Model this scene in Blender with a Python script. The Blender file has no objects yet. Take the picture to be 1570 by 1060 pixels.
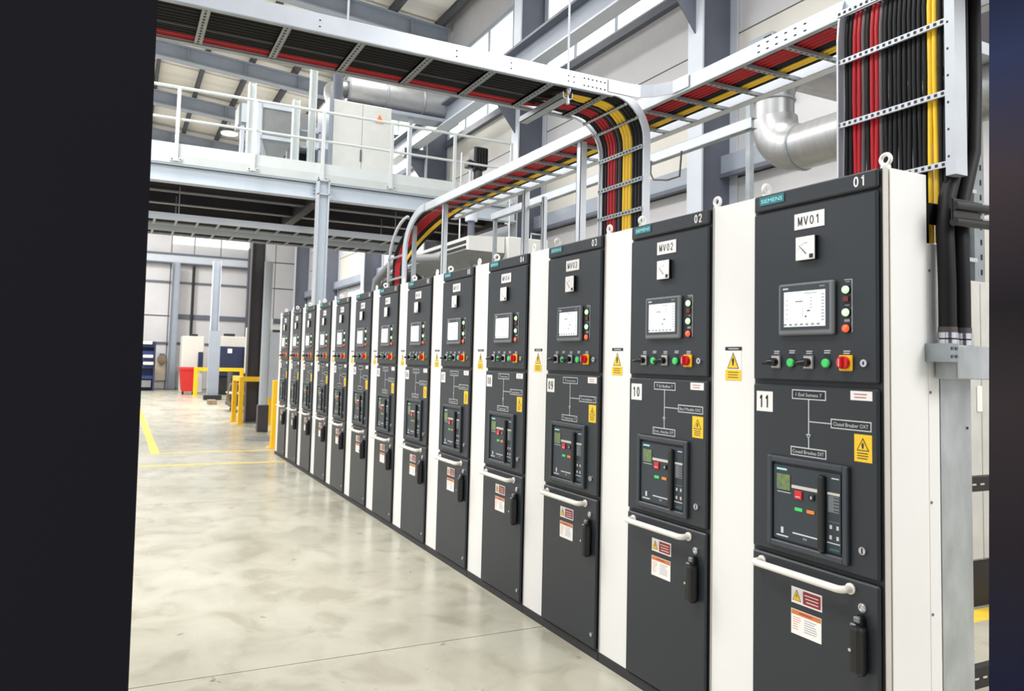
import bpy, bmesh, math, random
from mathutils import Vector, Matrix
random.seed(4)
PI = math.pi
C = bpy.context.scene.collection
scene = bpy.context.scene

# ------------------------------------------------------------------ camera
cam_d = bpy.data.cameras.new('camera'); cam = bpy.data.objects.new('camera', cam_d); C.objects.link(cam)
RT = Vector((0.8959637, -0.4433768, 0.0258067)); FW = Vector((0.4411777, 0.8951953, 0.0631474)); UP = Vector((-0.0511002, -0.0451925, 0.9976705))
mw = Matrix.Identity(4)
for i in range(3):
    mw[i][0] = RT[i]; mw[i][1] = UP[i]; mw[i][2] = -FW[i]
mw[0][3], mw[1][3], mw[2][3] = -2.3764, -1.7550, 1.5766
cam.matrix_world = mw
cam_d.sensor_width = 36; cam_d.sensor_fit = 'HORIZONTAL'
cam_d.lens = 1161.62 * 36 / 1570
cam_d.shift_x = -(756.0186 - 785) / 1570
cam_d.shift_y = (482.6414 - 530) / 1570
cam_d.clip_start = 0.02; cam_d.clip_end = 300
scene.camera = cam

# ------------------------------------------------------------------ world, lights, exposure
wd = bpy.data.worlds.new('world'); scene.world = wd; wd.use_nodes = True
bgn = wd.node_tree.nodes['Background']
bgn.inputs[0].default_value = (0.93, 0.965, 1.0, 1); bgn.inputs[1].default_value = 1.35
scene.view_settings.view_transform = 'Standard'; scene.view_settings.look = 'None'
scene.view_settings.exposure = -0.2; scene.view_settings.gamma = 1.0
scene.view_settings.use_curve_mapping = False
def area(name, loc, sx, sy, power, rot=(0, 0, 0), col=(1, 0.98, 0.95)):
    l = bpy.data.lights.new(name, 'AREA'); l.shape = 'RECTANGLE'; l.size = sx; l.size_y = sy; l.energy = power; l.color = col
    o = bpy.data.objects.new(name, l); C.objects.link(o); o.location = loc; o.rotation_euler = rot
    return o
for i, (x, y, p) in enumerate([(-5, 1, 700), (-5, 9, 1000), (1.5, 22, 1300), (-5, 28, 1500), (1.8, 3.5, 300), (2.2, 13.2, 170), (-5, 17, 900)]):  # added area lights without fixtures, brightening the hall from above
    area('hall_fill_light', (x, y, 9.6), 2.5, 2.5, p)

area('hall_fill_light', (2.4, -4.2, 5.0), 2.5, 2.5, 260, rot=(math.radians(48), 0, 0))  # added fill light aimed at the end panel of the row
# ------------------------------------------------------------------ materials
MT = {}
def lin(c):
    return tuple((v / 255 / 12.92) if v / 255 <= 0.04045 else ((v / 255 + 0.055) / 1.055) ** 2.4 for v in c)
def mat(name, rgb, rough=0.5, metal=0.0, var=0.06, scale=6.0, emit=0.0, bump=0.0, coords='Object', stretch=(1, 1, 1), spec=0.5, col2=None):
    m = bpy.data.materials.new(name); m.use_nodes = True; nt = m.node_tree; b = nt.nodes['Principled BSDF']
    c = lin(rgb)
    b.inputs['Roughness'].default_value = rough; b.inputs['Metallic'].default_value = metal
    b.inputs['Specular IOR Level'].default_value = spec
    tc = nt.nodes.new('ShaderNodeTexCoord'); mp = nt.nodes.new('ShaderNodeMapping'); mp.inputs['Scale'].default_value = stretch
    nz = nt.nodes.new('ShaderNodeTexNoise'); nz.inputs['Scale'].default_value = scale; nz.inputs['Detail'].default_value = 5
    rp = nt.nodes.new('ShaderNodeValToRGB')
    lo = tuple(v * (1 - var) for v in c) if col2 is None else lin(col2); hi = tuple(min(1, v * (1 + var)) for v in c)
    rp.color_ramp.elements[0].color = (*lo, 1); rp.color_ramp.elements[1].color = (*hi, 1)
    rp.color_ramp.elements[0].position = 0.32; rp.color_ramp.elements[1].position = 0.68
    nt.links.new(tc.outputs[coords], mp.inputs[0]); nt.links.new(mp.outputs[0], nz.inputs['Vector'])
    nt.links.new(nz.outputs['Fac'], rp.inputs[0]); nt.links.new(rp.outputs[0], b.inputs['Base Color'])
    if emit:
        nt.links.new(rp.outputs[0], b.inputs['Emission Color']); b.inputs['Emission Strength'].default_value = emit
    if bump:
        bp = nt.nodes.new('ShaderNodeBump'); bp.inputs['Strength'].default_value = bump; bp.inputs['Distance'].default_value = 0.01
        nt.links.new(nz.outputs['Fac'], bp.inputs['Height']); nt.links.new(bp.outputs[0], b.inputs['Normal'])
    MT[name] = m
    return m
mat('door_grey', (41, 45, 50), 0.42, var=0.05, scale=3, spec=0.45)
mat('door_edge', (28, 30, 34), 0.5)
mat('white_paint', (236, 234, 230), 0.38, var=0.02, scale=2)
mat('flange_paint', (205, 198, 190), 0.4, var=0.03)
mat('black_plastic', (13, 13, 14), 0.35)
mat('plinth_black', (42, 42, 44), 0.6)
mat('handle_white', (238, 232, 222), 0.3, var=0.02)
mat('label_white', (240, 236, 232), 0.5, var=0.01)
mat('label_yellow', (246, 200, 40), 0.5, var=0.02)
mat('label_orange', (206, 120, 62), 0.5, var=0.02)
mat('label_red', (158, 36, 46), 0.5, var=0.03)
mat('label_black', (26, 25, 28), 0.5)
mat('print_grey', (150, 150, 155), 0.5)
mat('teal', (28, 110, 118), 0.5)
mat('teal_text', (170, 235, 240), 0.5, var=0.01)
mat('line_white', (205, 208, 212), 0.5, var=0.01)
mat('bezel_grey', (112, 114, 118), 0.4)
mat('frame_grey', (54, 59, 66), 0.42)
mat('face_slate', (42, 50, 58), 0.4)
mat('screen', (222, 232, 226), 0.3, var=0.05, scale=9, emit=0.75)
mat('lcd', (84, 98, 92), 0.3, col2=(120, 142, 66), scale=45)
mat('led_green', (190, 255, 180), 0.3, emit=1.1, var=0.02)
mat('led_red', (255, 96, 60), 0.3, emit=0.7, var=0.02)
mat('lamp_off', (110, 36, 40), 0.3)
mat('button_green', (60, 190, 96), 0.3, emit=0.25)
mat('red_plastic', (214, 34, 40), 0.3)
mat('yellow_plastic', (250, 196, 30), 0.35)
mat('orange_plastic', (236, 130, 50), 0.35)
mat('chrome', (200, 200, 205), 0.22, metal=0.9)
mat('galvanised', (150, 156, 160), 0.42, metal=0.45, var=0.14, scale=9)
mat('galvanised_bright', (196, 200, 206), 0.38, metal=0.35, var=0.05, scale=7)
mat('sheet_zinc', (176, 180, 182), 0.4, metal=0.55, var=0.2, scale=9, stretch=(1, 1, 0.5))
mat('slot_dark', (36, 36, 36), 0.7)
mat('cable_black', (17, 17, 20), 0.55, var=0.15, spec=0.25)
mat('cable_grey', (74, 66, 66), 0.48, var=0.15)
mat('cable_red', (166, 24, 34), 0.45, spec=0.3)
mat('cable_yellow', (236, 192, 34), 0.42)
mat('steel_paint', (150, 157, 168), 0.45, var=0.05, scale=2)
mat('steel_light', (190, 196, 204), 0.42, var=0.04, scale=2)
mat('steel_dark', (92, 96, 108), 0.5, var=0.08, scale=2)
mat('column_dark', (66, 62, 66), 0.5, var=0.08)
mat('rail_white', (208, 214, 214), 0.35, var=0.02)
mat('cladding', (200, 198, 199), 0.55, var=0.04, scale=1.2)
mat('cladding_warm', (210, 206, 197), 0.55, var=0.04, scale=1.2)
mat('joint_dark', (120, 122, 126), 0.7)
mat('roof_sheet', (226, 222, 214), 0.6, var=0.08, scale=1, stretch=(0.4, 3, 1))
mat('purlin', (70, 72, 78), 0.6)
mat('daylight_pane', (246, 250, 250), 0.4, var=0.03, scale=0.7, emit=1.15)
mat('window_mullion', (170, 178, 186), 0.5)
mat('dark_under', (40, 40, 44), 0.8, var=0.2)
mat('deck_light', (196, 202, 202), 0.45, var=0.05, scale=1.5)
mat('beam_face', (196, 206, 216), 0.4, var=0.06, scale=1.5)
mat('duct_silver', (172, 172, 172), 0.42, metal=0.8, var=0.08, scale=5, stretch=(1, 6, 1))
mat('unit_white', (212, 212, 208), 0.45, var=0.03)
mat('unit_grey', (128, 130, 130), 0.5)
mat('motor_black', (24, 24, 26), 0.4)
mat('safety_yellow', (252, 196, 24), 0.4, var=0.03)
mat('floor_line', (244, 204, 70), 0.5, var=0.08, scale=12)
mat('blue_steel', (34, 52, 104), 0.4, var=0.1)
mat('navy_steel', (38, 46, 76), 0.4, var=0.1)
mat('bin_red', (206, 44, 44), 0.4)
mat('pallet_wood', (140, 120, 96), 0.7, var=0.15)
mat('card', (214, 198, 176), 0.7)
mat('pink_tag', (232, 180, 172), 0.6)
mat('bezel_black', (33, 32, 38), 0.85, var=0.05, scale=0.6, spec=0.1)
mat('bezel_reflections', (48, 40, 42), 0.9, col2=(24, 30, 56), scale=1.1, spec=0.05, stretch=(0.4, 0.4, 1))
mat('cabinet_cream', (200, 198, 192), 0.45)
mat('tan_box', (196, 180, 168), 0.6)

def bezel_reflection_mat():     # bezel reflections put into the colour as soft navy, brown and black bands
    m = MT['bezel_reflections']; nt = m.node_tree; b = nt.nodes['Principled BSDF']
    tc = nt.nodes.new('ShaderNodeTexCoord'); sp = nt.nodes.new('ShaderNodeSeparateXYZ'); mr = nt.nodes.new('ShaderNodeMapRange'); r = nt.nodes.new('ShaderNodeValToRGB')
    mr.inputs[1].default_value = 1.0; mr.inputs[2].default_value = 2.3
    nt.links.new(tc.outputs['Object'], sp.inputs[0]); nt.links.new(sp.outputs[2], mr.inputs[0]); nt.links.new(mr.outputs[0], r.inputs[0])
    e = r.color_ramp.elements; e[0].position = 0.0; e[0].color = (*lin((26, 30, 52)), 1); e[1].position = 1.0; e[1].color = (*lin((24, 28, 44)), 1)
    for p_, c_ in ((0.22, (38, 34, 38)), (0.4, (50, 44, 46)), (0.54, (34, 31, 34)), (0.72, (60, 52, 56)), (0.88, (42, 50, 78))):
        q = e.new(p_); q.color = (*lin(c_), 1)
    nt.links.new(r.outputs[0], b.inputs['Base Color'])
bezel_reflection_mat()
def floor_mat():
    m = bpy.data.materials.new('polished_concrete'); m.use_nodes = True; nt = m.node_tree; b = nt.nodes['Principled BSDF']
    N = nt.nodes.new; L = nt.links.new
    tc = N('ShaderNodeTexCoord')
    def noise(scale, det, dist=0.0, st=(1, 1, 1)):
        mp = N('ShaderNodeMapping'); mp.inputs['Scale'].default_value = st
        n = N('ShaderNodeTexNoise'); n.inputs['Scale'].default_value = scale; n.inputs['Detail'].default_value = det
        n.inputs['Distortion'].default_value = dist
        L(tc.outputs['Object'], mp.inputs[0]); L(mp.outputs[0], n.inputs['Vector']); return n
    def ramp(n, stops):
        r = N('ShaderNodeValToRGB'); e = r.color_ramp.elements
        e[0].position, e[0].color = stops[0][0], (*lin(stops[0][1]), 1)
        e[1].position, e[1].color = stops[-1][0], (*lin(stops[-1][1]), 1)
        for p, c in stops[1:-1]:
            q = e.new(p); q.color = (*lin(c), 1)
        L(n.outputs['Fac'], r.inputs[0]); return r
    a = ramp(noise(0.9, 7, 0.25), [(0.3, (172, 168, 152)), (0.45, (184, 180, 163)), (0.6, (193, 189, 173)), (0.8, (200, 197, 184))])
    s = ramp(noise(3.4, 10, 0.7, (1, 0.8, 1)), [(0.35, (172, 162, 146)), (0.46, (230, 228, 220)), (0.6, (255, 255, 255))])
    mx = N('ShaderNodeMix'); mx.data_type = 'RGBA'; mx.blend_type = 'MULTIPLY'; mx.inputs[0].default_value = 0.38
    L(a.outputs[0], mx.inputs[6]); L(s.outputs[0], mx.inputs[7])
    sp = ramp(noise(11, 4, 0.5), [(0.24, (90, 84, 74)), (0.31, (255, 255, 255)), (0.9, (255, 255, 255))])
    m2 = N('ShaderNodeMix'); m2.data_type = 'RGBA'; m2.blend_type = 'MULTIPLY'; m2.inputs[0].default_value = 0.6
    L(mx.outputs[2], m2.inputs[6]); L(sp.outputs[0], m2.inputs[7])
    L(m2.outputs[2], b.inputs['Base Color'])
    rr = N('ShaderNodeMapRange'); n3 = noise(1.7, 5, 0.6)
    rr.inputs[3].default_value = 0.16; rr.inputs[4].default_value = 0.36
    L(n3.outputs['Fac'], rr.inputs[0]); L(rr.outputs[0], b.inputs['Roughness'])
    b.inputs['Specular IOR Level'].default_value = 0.6
    MT['concrete'] = m
floor_mat()

# ------------------------------------------------------------------ mesh builder
class MB:
    def __init__(s, m='white_paint'):
        s.v = []; s.f = []; s.mi = []; s.sm = []; s.mats = []; s.m = m
    def _mi(s, m):
        m = m or s.m
        if m not in s.mats: s.mats.append(m)
        return s.mats.index(m)
    def add(s, vs, fs, m=None, smooth=False):
        k = len(s.v); i = s._mi(m)
        s.v += [tuple(v) for v in vs]
        for f in fs:
            s.f.append(tuple(k + j for j in f)); s.mi.append(i); s.sm.append(smooth)
        return s
    def box(s, x0, x1, y0, y1, z0, z1, m=None):
        if x0 > x1: x0, x1 = x1, x0
        if y0 > y1: y0, y1 = y1, y0
        if z0 > z1: z0, z1 = z1, z0
        vs = [(x0, y0, z0), (x1, y0, z0), (x1, y1, z0), (x0, y1, z0), (x0, y0, z1), (x1, y0, z1), (x1, y1, z1), (x0, y1, z1)]
        return s.add(vs, [(0, 3, 2, 1), (4, 5, 6, 7), (0, 1, 5, 4), (1, 2, 6, 5), (2, 3, 7, 6), (3, 0, 4, 7)], m)
    def bev(s, x0, x1, y0, y1, z0, z1, r=0.004, m=None, seg=1):
        bm = bmesh.new(); bmesh.ops.create_cube(bm, size=1)
        for v in bm.verts:
            v.co = Vector(((x0 + x1) / 2 + v.co.x * abs(x1 - x0), (y0 + y1) / 2 + v.co.y * abs(y1 - y0), (z0 + z1) / 2 + v.co.z * abs(z1 - z0)))
        r = min(r, abs(x1 - x0) * 0.45, abs(y1 - y0) * 0.45, abs(z1 - z0) * 0.45)
        bmesh.ops.bevel(bm, geom=bm.edges[:], offset=r, segments=seg, affect='EDGES', profile=0.5)
        bm.verts.index_update()
        s.add([v.co[:] for v in bm.verts], [[v.index for v in f.verts] for f in bm.faces], m)
        bm.free(); return s
    def prism(s, poly, axis, a, b, m=None):
        # poly: 2-D outline in the other two axes (kept in xyz order), swept from a to b along axis
        n = len(poly); vs = []
        for t in (a, b):
            for p, q in poly:
                vs.append({'x': (t, p, q), 'y': (p, t, q), 'z': (p, q, t)}[axis])
        fs = [tuple(range(n))[::-1], tuple(range(n, 2 * n))] + [(i, (i + 1) % n, n + (i + 1) % n, n + i) for i in range(n)]
        return s.add(vs, fs, m)
    def tube(s, path, r, n=8, m=None, caps=True):
        path = [Vector(p) for p in path]; rings = []; prev = None
        for i, p in enumerate(path):
            t = (path[min(i + 1, len(path) - 1)] - path[max(i - 1, 0)]).normalized()
            if prev is None:
                up = Vector((0, 0, 1)) if abs(t.z) < 0.9 else Vector((0, 1, 0))
                a = t.cross(up).normalized()
            else:
                a = (prev - t * prev.dot(t)).normalized()
            prev = a; b = t.cross(a)
            rr = r[i] if isinstance(r, (list, tuple)) else r
            rings.append([p + (a * math.cos(2 * PI * k / n) + b * math.sin(2 * PI * k / n)) * rr for k in range(n)])
        vs = [v for g in rings for v in g]; fs = []
        for i in range(len(path) - 1):
            for k in range(n):
                fs.append((i * n + k, i * n + (k + 1) % n, (i + 1) * n + (k + 1) % n, (i + 1) * n + k))
        s.add(vs, fs, m, True)
        if caps: s.add(rings[0] + rings[-1], [tuple(range(n))[::-1], tuple(range(n, 2 * n))], m)
        return s
    def cyl(s, p0, p1, r, n=14, m=None): return s.tube([p0, p1], r, n, m)
    def ring(s, c, R, r, axis='x', n=16, k=6, m=None):
        vs = []; fs = []
        for i in range(n):
            a = 2 * PI * i / n
            for j in range(k):
                b = 2 * PI * j / k; q = R + r * math.cos(b); h = r * math.sin(b)
                d = {'x': (h, q * math.cos(a), q * math.sin(a)), 'y': (q * math.cos(a), h, q * math.sin(a)), 'z': (q * math.cos(a), q * math.sin(a), h)}[axis]
                vs.append((c[0] + d[0], c[1] + d[1], c[2] + d[2]))
        for i in range(n):
            for j in range(k):
                fs.append((i * k + j, i * k + (j + 1) % k, ((i + 1) % n) * k + (j + 1) % k, ((i + 1) % n) * k + j))
        return s.add(vs, fs, m, True)
    def strip(s, path_a, path_b, path_c, path_d, m=None):
        # a bar with four edge lines
        n = len(path_a); vs = []
        for i in range(n): vs += [path_a[i], path_b[i], path_c[i], path_d[i]]
        fs = [(3, 2, 1, 0), tuple(4 * (n - 1) + j for j in range(4))]
        for i in range(n - 1):
            for j in range(4):
                fs.append((4 * i + j, 4 * i + (j + 1) % 4, 4 * i + 4 + (j + 1) % 4, 4 * i + 4 + j))
        return s.add(vs, fs, m)
    def hbeam(s, axis, a, b, c1, c2, w, h, t=0.02, m=None, web='h'):
        # along axis from a to b, centre (c1,c2) in the other two axes, w and h its sizes there
        def B(p0, p1, q0, q1):
            if axis == 'x': s.box(a, b, p0, p1, q0, q1, m)
            elif axis == 'y': s.box(p0, p1, a, b, q0, q1, m)
            else: s.box(p0, p1, q0, q1, a, b, m)
        if web == 'h':      # flanges at the two ends of the second axis
            B(c1 - w / 2, c1 + w / 2, c2 + h / 2 - t, c2 + h / 2); B(c1 - w / 2, c1 + w / 2, c2 - h / 2, c2 - h / 2 + t)
            B(c1 - t / 2, c1 + t / 2, c2 - h / 2 + t, c2 + h / 2 - t)
        else:
            B(c1 - w / 2, c1 - w / 2 + t, c2 - h / 2, c2 + h / 2); B(c1 + w / 2 - t, c1 + w / 2, c2 - h / 2, c2 + h / 2)
            B(c1 - w / 2 + t, c1 + w / 2 - t, c2 - t / 2, c2 + t / 2)
        return s
    def mesh(s, name, off=(0, 0, 0)):
        me = bpy.data.meshes.new(name)
        me.from_pydata([(v[0] - off[0], v[1] - off[1], v[2] - off[2]) for v in s.v], [], s.f)
        for m in s.mats: me.materials.append(MT[m])
        me.polygons.foreach_set('material_index', s.mi); me.polygons.foreach_set('use_smooth', s.sm)
        me.update()
        bm = bmesh.new(); bm.from_mesh(me); bmesh.ops.recalc_face_normals(bm, faces=bm.faces); bm.to_mesh(me); bm.free()
        return me

WO = {}
def thing(name, label, cat, loc=(0, 0, 0), group=None):
    o = bpy.data.objects.new(name, None); C.objects.link(o); o.location = loc; o.empty_display_size = 0.1
    o['label'] = label; o['category'] = cat
    if group: o['group'] = group
    WO[o.name] = Vector(loc); return o
def part(name, mb, parent, label=None):
    off = WO[parent.name]
    o = bpy.data.objects.new(name, mb.mesh(name, off)); C.objects.link(o); o.parent = parent
    if label: o['label'] = label
    WO[o.name] = off; return o
def single(name, mb, label, cat, group=None):
    xs = [v[0] for v in mb.v]; ys = [v[1] for v in mb.v]; zs = [v[2] for v in mb.v]
    off = Vector(((min(xs) + max(xs)) / 2, (min(ys) + max(ys)) / 2, min(zs)))
    o = bpy.data.objects.new(name, mb.mesh(name, off)); C.objects.link(o); o.location = off
    o['label'] = label; o['category'] = cat
    if group: o['group'] = group
    WO[o.name] = off; return o
def struct(name, mb, parent=None):
    o = bpy.data.objects.new(name, mb.mesh(name)); C.objects.link(o)
    if parent: o.parent = parent
    else: o['kind'] = 'structure'
    WO[o.name] = Vector((0, 0, 0)); return o
_tc = {}
def text_geo(txt, h):
    key = (txt, h)
    if key not in _tc:
        cu = bpy.data.curves.new('t', 'FONT'); cu.body = txt; cu.size = h / 0.72; cu.extrude = 0.0; cu.resolution_u = 2
        o = bpy.data.objects.new('t', cu); C.objects.link(o)
        dg = bpy.context.evaluated_depsgraph_get(); me = bpy.data.meshes.new_from_object(o.evaluated_get(dg))
        vs = [v.co[:] for v in me.vertices]; fs = [tuple(p.vertices) for p in me.polygons]
        bpy.data.objects.remove(o); bpy.data.curves.remove(cu); bpy.data.meshes.remove(me)
        _tc[key] = (vs, fs)
    return _tc[key]
def text(mb, txt, x, y_left, z_base, h, m, width=None):
    """text on a -X facing plane: it runs towards -Y from y_left; width squeezes it"""
    vs, fs = text_geo(txt, h)
    if not vs: return
    x0 = min(v[0] for v in vs); w = max(v[0] for v in vs) - x0; k = (width / w) if width else 1.0
    mb.add([(x, y_left - (v[0] - x0) * k, z_base + v[1]) for v in vs], fs, m)
GL = {'0': [[(.5 + .36 * math.cos(t * PI / 8), .5 + .44 * math.sin(t * PI / 8)) for t in range(17)]],
      '1': [[(.2, .72), (.55, .94)], [(.55, 1.0), (.55, 0)]],
      '2': [[(.14, .74), (.2, .88), (.4, .95), (.62, .93), (.8, .8), (.8, .64), (.66, .48), (.4, .28), (.16, .06)], [(.1, .06), (.88, .06)]],
      '3': [[(.14, .8), (.28, .92), (.5, .95), (.72, .88), (.8, .74), (.7, .58), (.44, .53)], [(.44, .53), (.74, .46), (.84, .28), (.74, .1), (.5, .05), (.26, .08), (.12, .22)]],
      '4': [[(.66, 0), (.66, .96)], [(.66, .96), (.1, .28)], [(.06, .27), (.92, .27)]],
      '5': [[(.84, .94), (.24, .94)], [(.26, .94), (.18, .5)], [(.18, .5), (.36, .6), (.6, .6), (.8, .46), (.84, .28), (.72, .1), (.48, .05), (.24, .09), (.1, .22)]],
      '6': [[(.82, .82), (.68, .93), (.46, .94), (.24, .8), (.15, .5), (.17, .24), (.3, .08), (.52, .05), (.74, .12), (.85, .3), (.76, .5), (.54, .58), (.32, .52), (.18, .36)]],
      '7': [[(.1, .94), (.9, .94)], [(.88, .92), (.6, .5), (.42, 0)]],
      '8': [[(.5 + .28 * math.cos(t * PI / 7), .74 + .21 * math.sin(t * PI / 7)) for t in range(15)], [(.5 + .34 * math.cos(t * PI / 7), .29 + .24 * math.sin(t * PI / 7)) for t in range(15)]],
      '9': [[(.18, .18), (.32, .07), (.54, .06), (.76, .2), (.85, .5), (.83, .76), (.7, .92), (.48, .95), (.26, .88), (.15, .7), (.24, .5), (.46, .42), (.68, .48), (.82, .64)]],
      'M': [[(.08, 0), (.08, 1)], [(.08, .97), (.5, .1)], [(.5, .1), (.92, .97)], [(.92, 1), (.92, 0)]],
      'V': [[(.06, 1), (.5, .04)], [(.5, .04), (.94, 1)]]}
def bold(mb, txt, x, y_left, z0, h, m, width, st=0.15):
    n = len(txt); cw = width / (n - 0.12); gw = cw * 0.86; t = st * h / 2
    for k, ch in enumerate(txt):
        y0 = y_left - k * cw
        for ln in GL[ch]:
            P2 = [Vector((y0 - (0.08 + 0.84 * a) * gw, z0 + b_ * h)) for a, b_ in ln]; L_ = []; Q_ = []
            for i in range(len(P2)):
                d = (P2[min(i + 1, len(P2) - 1)] - P2[max(i - 1, 0)]).normalized(); q = Vector((-d.y, d.x)) * t
                L_.append(P2[i] + q); Q_.append(P2[i] - q)
            vs = [(x, v.x, v.y) for v in L_ + Q_]; c_ = len(P2)
            mb.add(vs, [(i, i + 1, c_ + i + 1, c_ + i) for i in range(c_ - 1)], m)
def textc(mb, txt, x, yc, zc, h, m, width):
    text(mb, txt, x, yc + width / 2, zc - h / 2, h, m, width)
def bars(mb, x, y_hi, y_lo, z, n, dz, h, m, jitter=0.25):
    for i in range(n):
        e = (y_hi - y_lo) * jitter * random.random()
        mb.box(x - 0.0004, x, y_lo + e, y_hi, z - i * dz - h, z - i * dz, m)

# ================================================================== SETTING
# ---- floor: a bed with cast slabs and narrow joints between them
fl = struct('floor', MB('joint_dark').box(-16, 7, -5, 37, -0.25, -0.012))
ys = [-5, 2.276, 7.0, 12.6, 18.2, 23.8, 29.4, 37]; xs = [-16, -7.7, 7]
for i in range(len(ys) - 1):
    for j in range(len(xs) - 1):
        struct('slab', MB('concrete').box(xs[j] + 0.003, xs[j + 1] - 0.003, ys[i] + 0.004, ys[i + 1] - 0.004, -0.012, 0.0), fl)
def line(x0, x1, y0, y1, label):
    single('floor_marking', MB('floor_line').box(x0, x1, y0, y1, 0.0003, 0.0015), label, 'floor line')
line(-4.5, -0.01, 9.96, 10.05, 'thin yellow line across the floor at the far end of the cabinets')
line(-1.69, 0.1, 11.44, 11.52, 'thin pale yellow line across the floor beside the nearest barrier post')
line(-1.83, -1.70, 11.4, 22.0, 'broad yellow floor stripe running away beside the dark left edge')
line(1.2, 4.6, 1.30, 1.46, 'yellow floor stripe in front of the cream cabinets behind the row')

# ---- added dark slabs standing in for the monitor bezel left and right
P = MB('bezel_black')
yw = -0.75
P.add([(-7, yw, 0), (-2.332, yw, 0), (-2.3722, yw, 3.6), (-7, yw, 3.6), (-7, yw + 0.05, 0), (-2.338, yw + 0.05, 0), (-2.378, yw + 0.05, 3.6), (-7, yw + 0.05, 3.6)],
      [(0, 1, 2, 3), (7, 6, 5, 4), (0, 4, 5, 1), (1, 5, 6, 2), (2, 6, 7, 3), (3, 7, 4, 0)])
struct('bezel_left', P)
struct('bezel_right', MB('bezel_reflections').prism([(-4.5, 0), (-0.919, 0), (-0.974, 3.6), (-4.5, 3.6)], 'x', -1.0, -0.88))

# ---- right long wall
WX = 5.4
wr = struct('wall_right', MB('joint_dark').box(WX + 0.06, WX + 0.2, -5, 35.6, 0, 7.55).box(WX + 0.06, WX + 0.2, -5, 35.6, 9.75, 11.0))
cy = [-4.3, 1.1, 6.40, 11.85, 17.05, 22.5, 28.1, 33.4]
for i in range(len(cy) - 1):
    a, b = cy[i] + 0.15, cy[i + 1] + 0.15
    for k, (z0, z1) in enumerate([(0, 1.05), (1.05, 2.1), (2.1, 3.2), (3.2, 4.3), (4.6, 5.55), (5.55, 6.4), (6.4, 7.5), (9.8, 11.0)]):
        struct('wall_panel', MB('cladding_warm' if (i + k) % 3 == 0 else 'cladding').box(WX, WX + 0.06, a + 0.01, b - 0.01, z0 + 0.012, z1 - 0.012), wr)
    w = struct('window_%d' % (i + 1), MB('window_mullion').box(WX - 0.03, WX + 0.06, a, b, 7.5, 7.6).box(WX - 0.03, WX + 0.06, a, b, 9.7, 9.8))
    n = 4
    for q in range(n + 1):
        yy = a + (b - a) * q / n
        struct('window_mullion', MB('window_mullion').box(WX - 0.03, WX + 0.06, yy - 0.025, yy + 0.025, 7.6, 9.7), w)
        if q < n: struct('window_pane', MB('daylight_pane').box(WX + 0.01, WX + 0.03, yy + 0.025, yy + (b - a) / n - 0.025, 7.6, 9.7), w)
struct('trim_1', MB('steel_dark').box(WX - 0.12, WX + 0.06, -5, 35.3, 7.36, 7.50))
struct('trim_2', MB('steel_paint').box(WX - 0.2, WX + 0.06, -5, 35.3, 4.32, 4.60).box(WX - 0.22, WX - 0.19, -5, 35.3, 4.28, 4.34, 'steel_dark'))
w = struct('window_8', MB('window_mullion').box(WX - 0.06, WX, 24.7, 26.6, 1.3, 1.4).box(WX - 0.06, WX, 24.7, 26.6, 4.1, 4.2))
for k in range(3): struct('window_mullion', MB('window_mullion').box(WX - 0.06, WX, 24.7 + 0.9 * k, 24.8 + 0.9 * k, 1.4, 4.1), w)
for k in range(2): struct('window_pane', MB('daylight_pane').box(WX - 0.03, WX - 0.01, 24.8 + 0.9 * k, 25.6 + 0.9 * k, 1.4, 4.1), w)
# ---- far wall
FY = 35.4
wf = struct('wall_far', MB('joint_dark').box(-16, WX + 0.2, FY + 0.06, FY + 0.2, 0, 12))
xs = [-16, -12, -8, -4.2, -0.42, 0.55, 1.7, 3.0, 4.2, WX]
for i in range(len(xs) - 1):
    for (z0, z1) in [(0, 2.08), (2.08, 3.3), (3.3, 4.85), (4.85, 6.1), (6.1, 8.0), (8.0, 10.0), (10.0, 12)]:
        if z0 == 6.1 and i in (4, 5, 6):
            struct('window_pane', MB('daylight_pane').box(xs[i] + 0.03, xs[i + 1] - 0.03, FY + 0.01, FY + 0.05, z0 + 0.5, z1 - 0.1), wf)
        struct('wall_panel', MB('cladding').box(xs[i] + 0.02, xs[i + 1] - 0.02, FY + (0.04 if z0 == 6.1 and i in (4, 5, 6) else 0), FY + 0.06, z0 + 0.03, z1 - 0.03), wf)
struct('trim_4', MB('steel_light').box(-16, 3.1, FY - 0.3, FY - 0.02, 5.72, 6.12).box(-16, 3.1, FY - 0.36, FY - 0.02, 6.06, 6.14, 'steel_dark').box(-16, 3.1, FY - 0.36, FY - 0.02, 5.66, 5.72, 'steel_dark'))
struct('trim_5', MB('steel_dark').box(-16, 3.1, FY - 0.08, FY - 0.005, 4.80, 4.88).box(-16, WX, FY - 0.08, FY - 0.005, 2.04, 2.12).box(-0.3, WX, FY - 0.1, FY - 0.005, 3.2, 3.4))
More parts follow.
